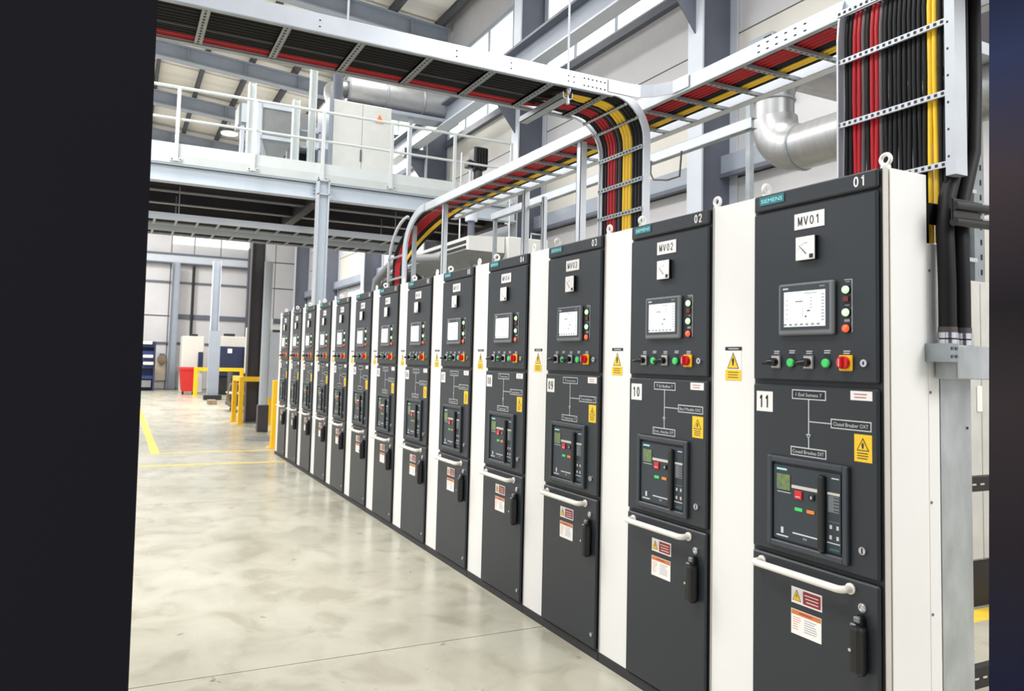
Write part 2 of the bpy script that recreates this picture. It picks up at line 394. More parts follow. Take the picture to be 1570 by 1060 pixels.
# ---- roof: rafters, purlins, sheets and skylights
def rz(x): return 10.55 + 0.07 * (5.3 - x)
rf = struct('ceiling', MB('roof_sheet').prism([(WX + 0.2, rz(WX + 0.2) + 0.42), (-3, rz(-3) + 0.42), (-3, rz(-3) + 0.5), (WX + 0.2, rz(WX + 0.2) + 0.5)], 'y', -1, 35.6))
px = [5.1 - 1.35 * i for i in range(7)]
for i, x in enumerate(px):
    struct('purlin', MB('purlin').box(x - 0.05, x + 0.05, -1, 35.5, rz(x) + 0.10, rz(x) + 0.40), rf)
for i in range(len(px) - 1):
    for j, y in enumerate([0, 5.7, 11.3, 17.3, 20.2, 23.2, 25.6, 28.1, 30.6, 33.2]):
        x0, x1 = px[i] - 0.07, px[i + 1] + 0.07
        ln = 2.3 if j > 2 else 5.2
        struct('roof_sheet', MB('roof_sheet').prism([(x0, rz(x0) + 0.36), (x1, rz(x1) + 0.36), (x1, rz(x1) + 0.415), (x0, rz(x0) + 0.415)], 'y', y + 0.1, y + ln), rf)
def rafter(y, label):
    mb = MB('steel_paint')
    x0, x1 = WX - 0.1, -3
    for (dz0, dz1, w) in [(0.04, 0.08, 0.16), (-0.42, -0.38, 0.16), (-0.38, 0.04, 0.012)]:
        mb.prism([(x0, rz(x0) + dz0), (x1, rz(x1) + dz0), (x1, rz(x1) + dz1), (x0, rz(x0) + dz1)], 'y', y - w, y + w)
    for q in range(5):
        x = 4.2 - 1.7 * q
        mb.box(x - 0.01, x + 0.01, y - 0.14, y + 0.14, rz(x) - 0.38, rz(x) + 0.04)
    o = part('steel_rafter', mb, thing('roof_rafter', label, 'roof beam', (1.2, y, rz(1.2) - 0.42), 'steel rafters under the roof'))
for y, l in [(6.4, 'grey steel rafter nearest the camera, above the upper tray'), (11.85, 'grey steel rafter over the front edge of the mezzanine'), (17.05, 'grey steel rafter meeting the wall above the mezzanine cabinet'), (23.1, 'broad grey rafter just below the long cable tray at left'), (27.9, 'second grey rafter down at the upper left'), (33.0, 'farthest grey rafter, just above the mezzanine deck at left')]:
    rafter(y, l)
# ---- wall columns
CL = ['tall grey steel wall column right of the tray corner', 'grey steel wall column behind the hanging rod', 'grey steel wall column beside the white mezzanine cabinet', 'grey steel wall column seen low behind the far riser', 'grey steel wall column left of the far riser', 'farthest grey steel wall column near the hall corner']
for y, l in zip(cy[2:], CL):
    o = thing('wall_column', l, 'column', (5.05, y, 0), 'steel columns along the right wall')
    part('column_flange', MB('steel_light').box(4.72, 4.75, y - 0.15, y + 0.15, 0, 10.12).box(5.36, 5.39, y - 0.15, y + 0.15, 0, 10.12), o)
    part('column_web', MB('steel_dark').box(4.75, 5.36, y - 0.012, y + 0.012, 0, 10.1), o)  # web in darker steel than the flanges: its shade put into the colour
    part('base_plate', MB('steel_dark').box(4.6, 5.4, y - 0.25, y + 0.25, 0, 0.03), o)
    mb = MB('steel_dark')
    mb.box(4.12, 4.72, y - 0.1, y + 0.1, 6.95, 7.18).prism([(4.72, 6.3), (4.72, 6.95), (4.2, 6.95)], 'y', y - 0.012, y + 0.012)
    if y < 20: part('crane_bracket', mb, o)
# ---- crane runway
o = thing('crane_beam', 'long grey crane runway beam running diagonally below the high windows', 'beam', (4.4, 8, 7.19))
part('beam_web', MB('steel_paint').box(4.38, 4.42, -4, 18.9, 7.23, 7.66), o)
part('beam_flange', MB('steel_light').box(4.25, 4.55, -4, 18.9, 7.19, 7.23), o)
part('beam_flange', MB('steel_dark').box(4.2, 4.6, -4, 18.9, 7.66, 7.71), o)
part('crane_rail', MB('steel_dark').box(4.37, 4.43, -4, 18.9, 7.71, 7.78), o)
part('end_stop', MB('steel_dark').box(4.28, 4.52, 18.6, 18.75, 7.71, 8.0), o)

# ================================================================== MEZZANINE
MY = 11.5
o = thing('mezzanine', 'white steel mezzanine platform crossing behind the cabinets', 'platform', (0.5, 14.3, 4.4))
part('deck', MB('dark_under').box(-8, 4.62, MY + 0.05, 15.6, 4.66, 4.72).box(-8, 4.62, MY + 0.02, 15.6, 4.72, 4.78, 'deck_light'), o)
mb = MB('beam_face'); mb.hbeam('x', -8, 4.62, MY + 0.1, 4.54, 0.2, 0.30, 0.025)
part('front_beam', mb, o, 'pale grey front beam')
part('edge_channel', MB('deck_light').box(-8, 4.62, MY - 0.02, MY + 0.02, 4.69, 4.83), o)
part('toe_plate', MB('rail_white').box(-8, 4.62, MY - 0.012, MY - 0.004 + 0.01, 4.83, 5.02), o)
for k in range(3):
    y = MY + 1.15 + k * 1.2
    mb = MB('column_dark'); mb.box(-8, 4.6, y - 0.02, y + 0.02, 4.46, 4.66).box(-8, 4.6, y - 0.07, y + 0.07, 4.44, 4.46, 'unit_grey')
    part('joist', mb, o)
for x in (-4.8, 0.68, 4.45):
    mb = MB('column_dark'); mb.hbeam('y', MY + 0.2, 15.4, x, 4.49, 0.16, 0.30, 0.02); part('cross_beam', mb, o)
part('rear_beam', MB('column_dark').box(-8, 4.6, 15.4, 15.55, 4.50, 4.66), o)
# guard rail
g = thing('guard_rail', 'white two bar guard rail along the mezzanine edge', 'railing', (0.5, MY, 4.7))
part('top_rail', MB('rail_white').tube([(-8, MY, 5.955), (4.48, MY, 5.955)], 0.026, 10), g)
part('middle_rail', MB('rail_white').tube([(-8, MY, 5.43), (4.48, MY, 5.43)], 0.022, 10), g)
for x in (-7.0, -5.4, -3.4, -1.69, -0.48, 0.70, 1.97, 3.23, 4.46):
    mb = MB('rail_white'); mb.box(x - 0.028, x + 0.028, MY - 0.05, MY - 0.02, 4.72, 5.955)
    mb.box(x - 0.09, x + 0.09, MY - 0.04, MY - 0.02, 4.72, 4.78)
    for dx in (-0.065, 0.065): mb.cyl((x + dx, MY - 0.052, 4.75), (x + dx, MY - 0.04, 4.75), 0.012, 8, 'steel_dark')
    part('post', mb, g)
# return guard rail on the far left (second row)
g = thing('guard_rail', 'second white guard rail at the back of the mezzanine', 'railing', (-2, 15.5, 4.7))
part('top_rail', MB('rail_white').tube([(-8, 15.5, 5.88), (1.2, 15.5, 5.88)], 0.026, 8), g)
part('middle_rail', MB('rail_white').tube([(-8, 15.5, 5.35), (1.2, 15.5, 5.35)], 0.022, 8), g)
for x in (-6, -4, -2, -0.0, 1.2): part('post', MB('rail_white').box(x - 0.03, x + 0.03, 15.48, 15.52, 4.78, 5.88), g)
# tall white posts on the deck
for x, y, z1, l in [(-0.42, 12.4, 6.55, 'tall white upright rising through the mezzanine guard rail'), (0.86, 13.2, 7.75, 'tall white twin upright left of the white mezzanine cabinet'), (0.48, 12.9, 6.55, 'short white upright between the hopper and the shelf frame')]:
    single('upright', MB('rail_white').hbeam('z', 4.78, z1, x, y, 0.13, 0.14, 0.02, web='v'), l, 'post')
# mezzanine equipment
o = thing('equipment_cabinet', 'big white two door equipment cabinet on the mezzanine', 'cabinet', (1.95, 13.6, 4.78))
part('body', MB('unit_white').box(1.36, 2.62, 13.56, 14.6, 4.78, 6.95), o)
part('side_edge', MB('steel_paint').box(1.28, 1.36, 13.54, 14.6, 4.78, 6.96), o)
for x0, x1 in ((1.37, 1.98), (1.99, 2.61)): part('door', MB('unit_white').bev(x0, x1, 13.53, 13.56, 4.82, 6.93, 0.006), o)
mb = MB('orange_plastic').prism([(2.28, 6.63), (2.42, 6.63), (2.35, 6.77)], 'y', 13.52, 13.53); mb.box(2.25, 2.45, 13.52, 13.53, 6.58, 6.61)
part('warning_mark', mb, o, 'small orange warning triangle')
part('handle', MB('steel_dark').box(1.95, 1.975, 13.505, 13.53, 5.7, 5.95), o)
o = thing('ventilation_duct', 'silver round duct running above the white mezzanine cabinet', 'duct', (3.0, 15.2, 7.4))
for i, x in enumerate([2.0, 2.9, 3.8, 4.6]):
    if i < 3: part('duct_section', MB('duct_silver').cyl((x + 0.01, 15, 7.72), (x + [0.89, 0.89, 0.79][i], 15, 7.72), 0.33, 20), o)
    part('duct_flange', MB('galvanised').ring((x, 15, 7.72), 0.335, 0.025, 'x', 20), o)
part('duct_bend', MB('duct_silver').tube([(2.0, 15, 7.72), (1.8, 15, 7.7), (1.66, 14.9, 7.6), (1.6, 14.6, 7.4), (1.6, 14.35, 7.15), (1.6, 14.3, 6.95)], 0.2, 14), o)
part('support_leg', MB('steel_light').box(3.5, 3.58, 14.9, 15.0, 4.8, 7.35), o)
part('support_leg', MB('steel_light').box(1.9, 1.98, 14.9, 15.0, 4.8, 7.4), o)
part('cradle', MB('steel_paint').box(1.7, 4.7, 14.75, 15.25, 7.28, 7.36), o)
single('exhaust_pipe', MB('steel_dark').cyl((1.5, 13.8, 6.95), (1.5, 13.8, 7.95), 0.11, 14), 'dark vertical pipe rising from the white mezzanine cabinet', 'pipe')
o = thing('hopper', 'grey funnel hopper in a pale frame standing on the mezzanine', 'hopper', (0.28, 14, 4.78))
part('bin', MB('unit_grey').box(-0.02, 0.56, 13.7, 14.3, 5.98, 6.6), o)
part('bin_rim', MB('steel_light').box(-0.06, 0.60, 13.66, 13.7, 6.56, 6.66), o)
part('bin_rim', MB('steel_light').box(-0.06, 0.60, 13.66, 13.7, 5.93, 6.0), o)
part('funnel', MB('unit_grey').add([(-0.02, 13.7, 5.93), (0.56, 13.7, 5.93), (0.56, 14.3, 5.93), (-0.02, 14.3, 5.93), (0.2, 13.92, 5.4), (0.34, 13.92, 5.4), (0.34, 14.08, 5.4), (0.2, 14.08, 5.4)], [(0, 1, 5, 4), (1, 2, 6, 5), (2, 3, 7, 6), (3, 0, 4, 7), (4, 5, 6, 7), (0, 1, 2, 3)]), o)
part('outlet', MB('unit_grey').cyl((0.27, 14, 4.78), (0.27, 14, 5.42), 0.07, 10), o)
for x in (-0.09, 0.63):
    for y in (13.66, 14.34): part('leg', MB('steel_light').box(x - 0.035, x + 0.035, y - 0.03, y + 0.03, 4.78, 6.66), o)
o = thing('storage_rack', 'small dark shelf rack with boxes on the mezzanine', 'rack', (0.85, 14.2, 4.78))
for x in (0.76, 1.22): part('upright', MB('steel_light').box(x - 0.03, x + 0.03, 14, 14.5, 4.78, 6.5), o)
for z in (5.25, 5.6, 5.95, 6.3): part('shelf', MB('steel_light').box(0.76, 1.22, 14, 14.5, z, z + 0.035), o)
part('back_panel', MB('dark_under').box(0.76, 1.22, 14.48, 14.5, 4.8, 5.95), o)
single('storage_box', MB('rail_white').bev(0.84, 0.97, 14.05, 14.3, 4.9, 5.12, 0.01).box(0.8, 1.18, 14.02, 14.4, 4.8, 4.9, 'slot_dark'), 'small white box at the bottom of the mezzanine rack', 'box')
single('marker_pole', MB('orange_plastic').box(1.06, 1.09, 13.9, 13.93, 4.78, 5.5), 'thin orange pole before the mezzanine rack', 'pole')
o = thing('vent_box', 'pale ventilation housing behind the hopper on the mezzanine', 'housing', (0.2, 15.5, 4.8))
part('body', MB('unit_grey').box(-0.35, 1.2, 14.7, 15.3, 6.45, 6.9), o); part('louvre', MB('steel_light').box(-0.3, 0.4, 14.66, 14.7, 6.5, 6.9), o)
part('leg', MB('steel_light').box(1.1, 1.18, 14.72, 14.8, 4.78, 6.45), o); part('leg', MB('steel_light').box(-0.3, -0.22, 14.72, 14.8, 4.78, 6.45), o)
o = thing('hoist_motor', 'black motor with junction box beside the guard rail end', 'motor', (3.9, 11.9, 4.9))
part('housing', MB('motor_black').bev(3.78, 4.08, 11.75, 12.05, 5.42, 5.88, 0.04, seg=2), o)
for i in range(5): part('cooling_fin', MB('motor_black').box(3.8 + i * 0.06, 3.82 + i * 0.06, 11.72, 11.76, 5.46, 5.84), o)
part('terminal_box', MB('motor_black').bev(3.66, 3.78, 11.8, 12.0, 5.45, 5.6, 0.02), o)
part('neck', MB('column_dark').cyl((3.93, 11.9, 5.15), (3.93, 11.9, 5.45), 0.09, 12), o)
part('stand', MB('steel_light').box(3.75, 3.79, 11.86, 11.94, 4.78, 5.45).box(4.07, 4.11, 11.86, 11.94, 4.78, 5.3).box(3.75, 4.11, 11.84, 11.96, 5.1, 5.16), o)
# ---- mezzanine columns
def hcol(x, y, z0, z1, w, d, m, name, label, group=None, plate=True, m2=None):
    o = thing(name, label, 'column', (x, y, 0), group)
    part('column_flange', MB(m2 or m).box(x - w / 2, x - w / 2 + 0.02, y - d / 2, y + d / 2, z0, z1), o)
    part('column_flange', MB(m2 or m).box(x + w / 2 - 0.02, x + w / 2, y - d / 2, y + d / 2, z0, z1), o)
    part('column_web', MB(m).box(x - w / 2 + 0.02, x + w / 2 - 0.02, y - 0.012, y + 0.012, z0, z1), o)
    if plate: part('base_plate', MB('steel_dark').box(x - w / 2 - 0.08, x + w / 2 + 0.08, y - d / 2 - 0.08, y + d / 2 + 0.08, 0, 0.03), o)
    return o
c = hcol(0.70, MY - 0.13, 0, 4.68, 0.20, 0.2, 'beam_face', 'mezzanine_column', 'pale grey steel column holding the mezzanine beside the far riser', m2='steel_light')
for z in (4.42, 4.66):
    part('stiffener', MB('steel_light').box(0.6, 0.8, MY - 0.23, MY - 0.14, z, z + 0.02), c)
for z in (4.46, 4.52, 4.58, 4.64):
    for x in (0.57, 0.83): part('bolt', MB('steel_dark').cyl((x, MY - 0.03, z), (x, MY + 0.0, z), 0.012, 6), c)
hcol(0.54, 17.1, 0, 4.55, 0.3, 0.3, 'column_dark', 'mezzanine_column', 'dark brown steel column inside the yellow barrier')
hcol(0.70, 27.3, 0, 5.0, 0.28, 0.3, 'steel_paint', 'hall_column', 'grey steel column standing before the blue machine', m2='steel_light')
single('column_guard', MB('steel_paint').box(0.53, 0.90, 26.9, 27.05, 0.16, 2.45).box(0.42, 1.0, 26.7, 27.1, 0, 0.16, 'slot_dark'), 'grey guard box with dark foot around the far grey column', 'guard')
hcol(-0.22, 34.9, 0, 5.7, 0.32, 0.3, 'steel_paint', 'hall_column', 'grey steel column against the far wall right of the blue rack')
single('drain_pipe', MB('slot_dark').cyl((0.55, 35.2, 2.0), (0.55, 35.2, 5.6), 0.06, 8), 'thin dark pipe on the far wall', 'pipe')
hcol(3.0, 34.9, 0, 6.6, 0.26, 0.3, 'steel_dark', 'hall_column', 'dark steel column at the right of the far wall')
# ---- two tray runs under the mezzanine
def xladder(x0, x1, y0, y1, z, label, pitch=0.35, h=0.1, cables=6):
    o = thing('cable_tray', label, 'cable tray', ((x0 + x1) / 2, (y0 + y1) / 2, z))
    for y in (y0, y1): part('side_rail', MB('steel_light').box(x0, x1, y - 0.012, y + 0.012, z, z + h), o)
    n = int((x1 - x0) / pitch)
    for i in range(n): part('rung', MB('galvanised').box(x0 + (i + 0.5) * pitch - 0.02, x0 + (i + 0.5) * pitch + 0.02, y0 + 0.012, y1 - 0.012, z, z + 0.02), o)
    for i in range(0, 3):
        x = x0 + 1.5 + (x1 - x0 - 2) * i / 2
        part('hanger_rod', MB('galvanised').cyl((x, y0, z + h), (x, y0, 4.5), 0.01, 6), o)
    return o
for (y0, z, l) in [(12.4, 3.90, 'upper bright cable tray hanging under the mezzanine'), (13.3, 3.84, 'lower bright cable tray hanging under the mezzanine')]:
    x0, x1 = -7, 2.9
    xladder(x0, x1, y0, y0 + 0.55, z, l, h=0.12)
    for i in range(6):
        y = y0 + 0.08 + i * 0.075
        single('power_cable', MB('cable_black').tube([(x0, y, z + 0.045), (x1, y, z + 0.045)], 0.022, 6), 'black cable lying in the ' + l, 'cable', 'cables in the ' + l)
# ================================================================== CABINETS
PITCH = 0.848; DW = 0.594; HT = 2.3
def proto_cabinet(detail):
    t = thing('switchgear_cabinet', 'x', 'cabinet', (0.15, 0.42, 0), 'row of dark grey switchgear cabinets')
    body = MB('white_paint')
    body.box(0.03, 0.232, 0.004, PITCH - 0.002, 0.045, HT)                   # carcass
    body.bev(0.006, 0.05, DW + 0.003, PITCH - 0.002, 0.045, HT, 0.004)       # white filler face
    body.box(0.232, 0.335, 0.004, PITCH - 0.002, 0.045, 2.05)                # rear chamber
    part('body', body, t)
    part('plinth', MB('plinth_black').box(0.0, 0.30, 0.004, PITCH - 0.002, 0.0, 0.045), t)
    fr = MB('door_edge'); fr.box(0.004, 0.03, 0.004, DW, 0.045, HT - 0.004)
    part('door_frame', fr, t)
    part('edge_flange', MB('flange_paint').box(0.005, 0.03, 0.0, 0.004, 0.045, HT), t)
    hd = part('header_panel', MB('door_grey').bev(-0.014, 0.004, 0.012, DW - 0.006, 2.229, HT - 0.004, 0.006), t)
    u = part('upper_door', MB('door_grey').bev(-0.014, 0.004, 0.014, DW - 0.006, 1.536, 2.219, 0.006), t)
    mdr = part('middle_door', MB('door_grey').bev(-0.014, 0.004, 0.014, DW - 0.006, 0.862, 1.518, 0.006), t)
    lo = part('lower_door', MB('door_grey').bev(-0.014, 0.004, 0.014, DW - 0.006, 0.055, 0.846, 0.006), t)
    X = -0.014
    b = MB('teal').box(X - 0.003, X, 0.425, 0.553, 2.252, 2.287)
    textc(b, 'SIEMENS', X - 0.0036, 0.489, 2.2695, 0.017, 'teal_text', 0.112)
    part('brand_plate', b, hd)
    # eye bolts
    for y, ax in ((0.02, 'x'), (0.575, 'y')):
        e = MB('white_paint'); e.cyl((0.045, y, HT), (0.045, y, HT + 0.014), 0.017, 12); e.ring((0.045, y, HT + 0.036), 0.019, 0.0075, ax, 18, 8)
        part('lifting_eye', e, t)
    # meter
    q = MB('black_plastic').box(X - 0.016, X, 0.262, 0.352, 2.001, 2.092); q.bev(X - 0.020, X - 0.016, 0.262, 0.352, 2.001, 2.092, 0.002, 'label_white')
    cx, cz = 0.298, 2.022
    for i in range(9):
        a = PI * (0.5 + 0.5 * i / 8); r0, r1 = 0.042, 0.047
        q.add([(X - 0.0206, cx - r0 * math.cos(a) - 0.001, cz + r0 * math.sin(a)), (X - 0.0206, cx - r1 * math.cos(a) - 0.001, cz + r1 * math.sin(a)), (X - 0.0206, cx - r1 * math.cos(a) + 0.0015, cz + r1 * math.sin(a)), (X - 0.0206, cx - r0 * math.cos(a) + 0.0015, cz + r0 * math.sin(a))], [(0, 1, 2, 3)], 'label_black')
    q.add([(X - 0.0207, 0.30, 2.026), (X - 0.0207, 0.302, 2.022), (X - 0.0207, 0.336, 2.058), (X - 0.0207, 0.335, 2.06)], [(0, 1, 2, 3)], 'label_black')
    q.box(X - 0.0208, X - 0.02, 0.268, 0.286, 2.006, 2.022, 'label_black')
    part('panel_meter', q, u)
    # screen
    part('display_bezel', MB('bezel_grey').bev(X - 0.02, X, 0.18, 0.439, 1.712, 1.914, 0.006), u)
    s = MB('frame_grey'); s.box(X - 0.0212, X - 0.02, 0.197, 0.425, 1.733, 1.905)
    s.box(X - 0.0216, X - 0.0212, 0.386, 0.412, 1.891, 1.897, 'line_white'); s.box(X - 0.0216, X - 0.0212, 0.215, 0.238, 1.893, 1.897, 'print_grey')
    s.box(X - 0.0222, X - 0.0212, 0.212, 0.406, 1.745, 1.881, 'screen')
    if detail:
        xx = X - 0.0226
        for i in range(7): s.box(xx, xx + 0.0004, 0.392 - i * 0.026, 0.406 - i * 0.026, 1.749, 1.757, 'print_grey')
        for i in range(9): s.box(xx, xx + 0.0004, 0.216, 0.229, 1.766 + i * 0.012, 1.7705 + i * 0.012, 'print_grey')
        s.box(xx, xx + 0.0004, 0.315, 0.35, 1.84, 1.8435, 'label_black'); s.box(xx, xx + 0.0004, 0.315, 0.317, 1.78, 1.82, 'print_grey')
        s.box(xx, xx + 0.0004, 0.28, 0.295, 1.802, 1.807, 'label_black'); s.box(xx, xx + 0.0004, 0.296, 0.305, 1.78, 1.786, 'label_black')
        for i in range(5): s.box(xx, xx + 0.0004, 0.384, 0.40, 1.775 + i * 0.018, 1.777 + i * 0.018, 'print_grey')
        for i in range(4): s.box(xx, xx + 0.0004, 0.27, 0.282, 1.815 + i * 0.012, 1.818 + i * 0.012, 'print_grey')
        s.box(xx, xx + 0.0004, 0.25, 0.31, 1.87, 1.873, 'print_grey')
    part('display_screen', s, u, 'pale backlit screen')
    k = MB('line_white'); k.box(X - 0.0008, X, 0.113, 0.115, 1.72, 1.912); k.box(X - 0.0008, X, 0.115, 0.146, 1.910, 1.912)
    k.box(X - 0.001, X, 0.118, 0.15, 1.752, 1.772, 'black_plastic'); k.box(X - 0.0014, X, 0.124, 0.146, 1.757, 1.767, 'print_grey')
    k.box(X - 0.001, X, 0.118, 0.15, 1.812, 1.83, 'black_plastic'); k.box(X - 0.0014, X, 0.124, 0.144, 1.816, 1.819, 'print_grey')
    k.box(X - 0.0014, X, 0.122, 0.14, 1.902, 1.905, 'print_grey')
    part('lamp_strip', k, u)
    for z, m, nm in ((1.874, 'led_green', 'indicator_lamp'), (1.84, 'lamp_off', 'indicator_lamp'), (1.791, 'led_green', 'indicator_lamp'), (1.733, 'led_red', 'indicator_lamp')):
        e = MB(m)
        if m == 'lamp_off': e.box(X - 0.008, X, 0.125, 0.147, z - 0.009, z + 0.009)
        else:
            e.cyl((X - 0.006, 0.136, z), (X, 0.136, z), 0.0165, 14, 'black_plastic'); e.tube([(X - 0.006, 0.136, z), (X - 0.012, 0.136, z), (X - 0.016, 0.136, z)], [0.0145, 0.0135, 0.007], 14)
        part('indicator_lamp', e, u, {'led_green': 'lit green lamp', 'led_red': 'lit orange red lamp', 'lamp_off': 'dull red lamp'}[m])
    # switches
    def capt(mb, yc, z0, n=2):
        for i in range(n): mb.box(X - 0.0006, X, yc - 0.013 - 0.002 * (i % 2), yc + 0.013, z0 + i * 0.008, z0 + 0.0035 + i * 0.008, 'line_white')
    for yc in (0.463, 0.304):
        e = MB('print_grey').bev(X - 0.008, X, yc - 0.024, yc + 0.024, 1.582, 1.635, 0.003, 'bezel_grey'); e.bev(X - 0.0085, X - 0.004, yc - 0.021, yc + 0.021, 1.585, 1.632, 0.002, 'flange_paint')
        e.cyl((X - 0.008, yc, 1.608), (X - 0.030, yc, 1.608), 0.0165, 16, 'black_plastic')
        e.tube([(X - 0.012, yc - 0.008, 1.608), (X - 0.034, yc + 0.012, 1.607), (X - 0.045, yc + 0.034, 1.602)], [0.012, 0.010, 0.006], 8, 'black_plastic')
        capt(e, yc, 1.641)
        part('rotary_switch', e, u)
    for yc, g in ((0.386, 1), (0.222, 1)):
        e = MB('button_green'); e.cyl((X - 0.006, yc, 1.606), (X, yc, 1.606), 0.0195, 16, 'frame_grey'); e.tube([(X - 0.006, yc, 1.606), (X - 0.013, yc, 1.606), (X - 0.015, yc, 1.606)], [0.0165, 0.0165, 0.013], 16)
        e.box(X - 0.001, X, yc - 0.014, yc + 0.012, 1.627, 1.640, 'black_plastic'); capt(e, yc, 1.643)
        part('push_button', e, u, 'green push button')
    e = MB('yellow_plastic').bev(X - 0.010, X, 0.109, 0.165, 1.579, 1.636, 0.003)
    e.cyl((X - 0.010, 0.139, 1.609), (X - 0.026, 0.139, 1.609), 0.0235, 18, 'red_plastic'); e.bev(X - 0.040, X - 0.024, 0.133, 0.145, 1.588, 1.63, 0.003, 'red_plastic'); e.box(X - 0.0415, X - 0.04, 0.1375, 0.141, 1.595, 1.622, 'flange_paint')
    capt(e, 0.138, 1.641)
    part('emergency_switch', e, u, 'red rotary switch on yellow plate')
    e = MB('chrome').cyl((X - 0.008, 0.064, 1.608), (X, 0.064, 1.608), 0.0135, 14); e.box(X - 0.009, X - 0.007, 0.061, 0.067, 1.602, 1.614, 'black_plastic')
    part('door_lock', e, u)
    # strip label
    e = MB('label_white').box(0.0048, 0.006, 0.674, 0.768, 1.527, 1.655); e.box(0.0046, 0.0058, 0.672, 0.77, 1.655, 1.671, 'label_black')
    e.box(0.0040, 0.0048, 0.690, 0.75, 1.661, 1.665, 'line_white')
    e.prism([(0.687, 1.577), (0.757, 1.577), (0.722, 1.648)], 'x', 0.0042, 0.0048, 'label_black')
    e.prism([(0.6925, 1.580), (0.7515, 1.580), (0.722, 1.640)], 'x', 0.0038, 0.0044, 'label_yellow')
    e.prism([(0.719, 1.59), (0.725, 1.59), (0.729, 1.615), (0.7215, 1.628), (0.715, 1.615)], 'x', 0.0034, 0.0038, 'label_black')
    e.box(0.0042, 0.0048, 0.674, 0.768, 1.527, 1.572, 'label_yellow')
    for i in range(3): e.box(0.0038, 0.0043, 0.69 + 0.004 * (i % 2), 0.752, 1.560 - i * 0.011, 1.563 - i * 0.011, 'label_black')
    part('warning_label', e, t, 'white and yellow triangle warning label')
    # ---- middle door diagram
    e = MB('line_white')
    def fbox(y0, y1, z0, z1):
        e.box(X - 0.001, X, y0, y1, z0, z1, 'line_white'); e.box(X - 0.0014, X - 0.001, y0 + 0.004, y1 - 0.004, z0 + 0.004, z1 - 0.004, 'label_black')
    fbox(0.227, 0.385, 1.466, 1.503); fbox(0.038, 0.206, 1.368, 1.403); fbox(0.226, 0.391, 1.250, 1.284)
    e.box(X - 0.0008, X, 0.304, 0.308, 1.284, 1.466); e.box(X - 0.0008, X, 0.206, 0.306, 1.382, 1.3855)
    e.prism([(0.296, 1.336), (0.317, 1.336), (0.3065, 1.318)], 'x', X - 0.0016, X); e.prism([(0.301, 1.333), (0.312, 1.333), (0.3065, 1.324)], 'x', X - 0.002, X, 'door_grey')
    part('circuit_diagram', e, mdr, 'white line diagram with boxed captions')
    e = MB('label_white').box(X - 0.001, X, 0.034, 0.122, 1.476, 1.509); e.box(X - 0.0014, X, 0.055, 0.108, 1.496, 1.499, 'label_red'); e.box(X - 0.0014, X, 0.058, 0.106, 1.485, 1.488, 'label_red')
    part('small_label', e, mdr)
    e = MB('label_yellow').box(X - 0.001, X, 0.036, 0.107, 1.261, 1.357)
    e.prism([(0.047, 1.300), (0.097, 1.300), (0.072, 1.346)], 'x', X - 0.0016, X, 'label_black'); e.prism([(0.052, 1.303), (0.092, 1.303), (0.072, 1.339)], 'x', X - 0.002, X, 'label_yellow')
    e.prism([(0.069, 1.308), (0.075, 1.308), (0.077, 1.322), (0.072, 1.331), (0.068, 1.322)], 'x', X - 0.0024, X, 'label_black')
    bars(e, X - 0.0012, 0.095, 0.05, 1.293, 3, 0.009, 0.003, 'label_black')
    part('warning_label', e, mdr, 'yellow triangle warning label')
    # breaker
    fr = MB('frame_grey')
    y0, y1, z0, z1 = 0.124, 0.497, 0.889, 1.239
    fr.bev(X - 0.018, X, y0, y0 + 0.024, z0, z1, 0.004); fr.bev(X - 0.018, X, y1 - 0.024, y1, z0, z1, 0.004)
    fr.bev(X - 0.018, X, y0 + 0.02, y1 - 0.02, z1 - 0.024, z1, 0.004); fr.bev(X - 0.018, X, y0 + 0.02, y1 - 0.02, z0, z0 + 0.024, 0.004)
    fr.box(X - 0.004, X, y0 + 0.02, y1 - 0.02, z0 + 0.02, z1 - 0.02, 'label_black')
    part('breaker_frame', fr, mdr, 'raised grey frame')
    XF = X - 0.009
    f = MB('face_slate'); f.box(XF, X - 0.004, 0.158, 0.466, 0.922, 1.206)
    f.box(XF - 0.001, XF, 0.402, 0.452, 1.187, 1.194, 'teal_text'); f.box(XF - 0.003, XF, 0.385, 0.45, 1.112, 1.172, 'lcd')
    f.box(XF - 0.001, XF, 0.384, 0.449, 1.1015, 1.104, 'line_white')
    f.box(XF - 0.002, XF, 0.25, 0.378, 1.125, 1.137, 'flange_paint'); f.box(XF - 0.002, XF, 0.154 + 0.006, 0.213, 1.127, 1.136, 'flange_paint')
    f.bev(XF - 0.006, XF, 0.327, 0.362, 1.086, 1.118, 0.002, 'red_plastic'); f.box(XF - 0.0066, XF, 0.334, 0.356, 1.094, 1.097, 'line_white')
    f.bev(XF - 0.006, XF, 0.27, 0.297, 1.092, 1.115, 0.002, 'black_plastic'); f.box(XF - 0.0066, XF, 0.28, 0.286, 1.097, 1.108, 'line_white')
    f.bev(XF - 0.003, XF, 0.326, 0.363, 1.041, 1.054, 0.003, 'button_green'); f.bev(XF - 0.003, XF, 0.271, 0.307, 1.041, 1.054, 0.003, 'orange_plastic')
    f.box(XF - 0.001, XF, 0.253, 0.374, 0.953, 0.958, 'line_white'); f.box(XF - 0.001, XF, 0.16, 0.216, 0.953, 0.9565, 'line_white')
    f.box(XF - 0.001, XF, 0.163, 0.211, 1.065, 1.124, 'bezel_grey')
    for i in range(5): f.box(XF - 0.0015, XF, 0.164, 0.187, 1.070 + i * 0.0115, 1.074 + i * 0.0115, 'face_slate')
    f.box(XF - 0.0012, XF, 0.164, 0.196, 1.185, 1.189, 'line_white'); f.box(XF - 0.0012, XF, 0.162, 0.21, 1.03, 1.032, 'bezel_grey')
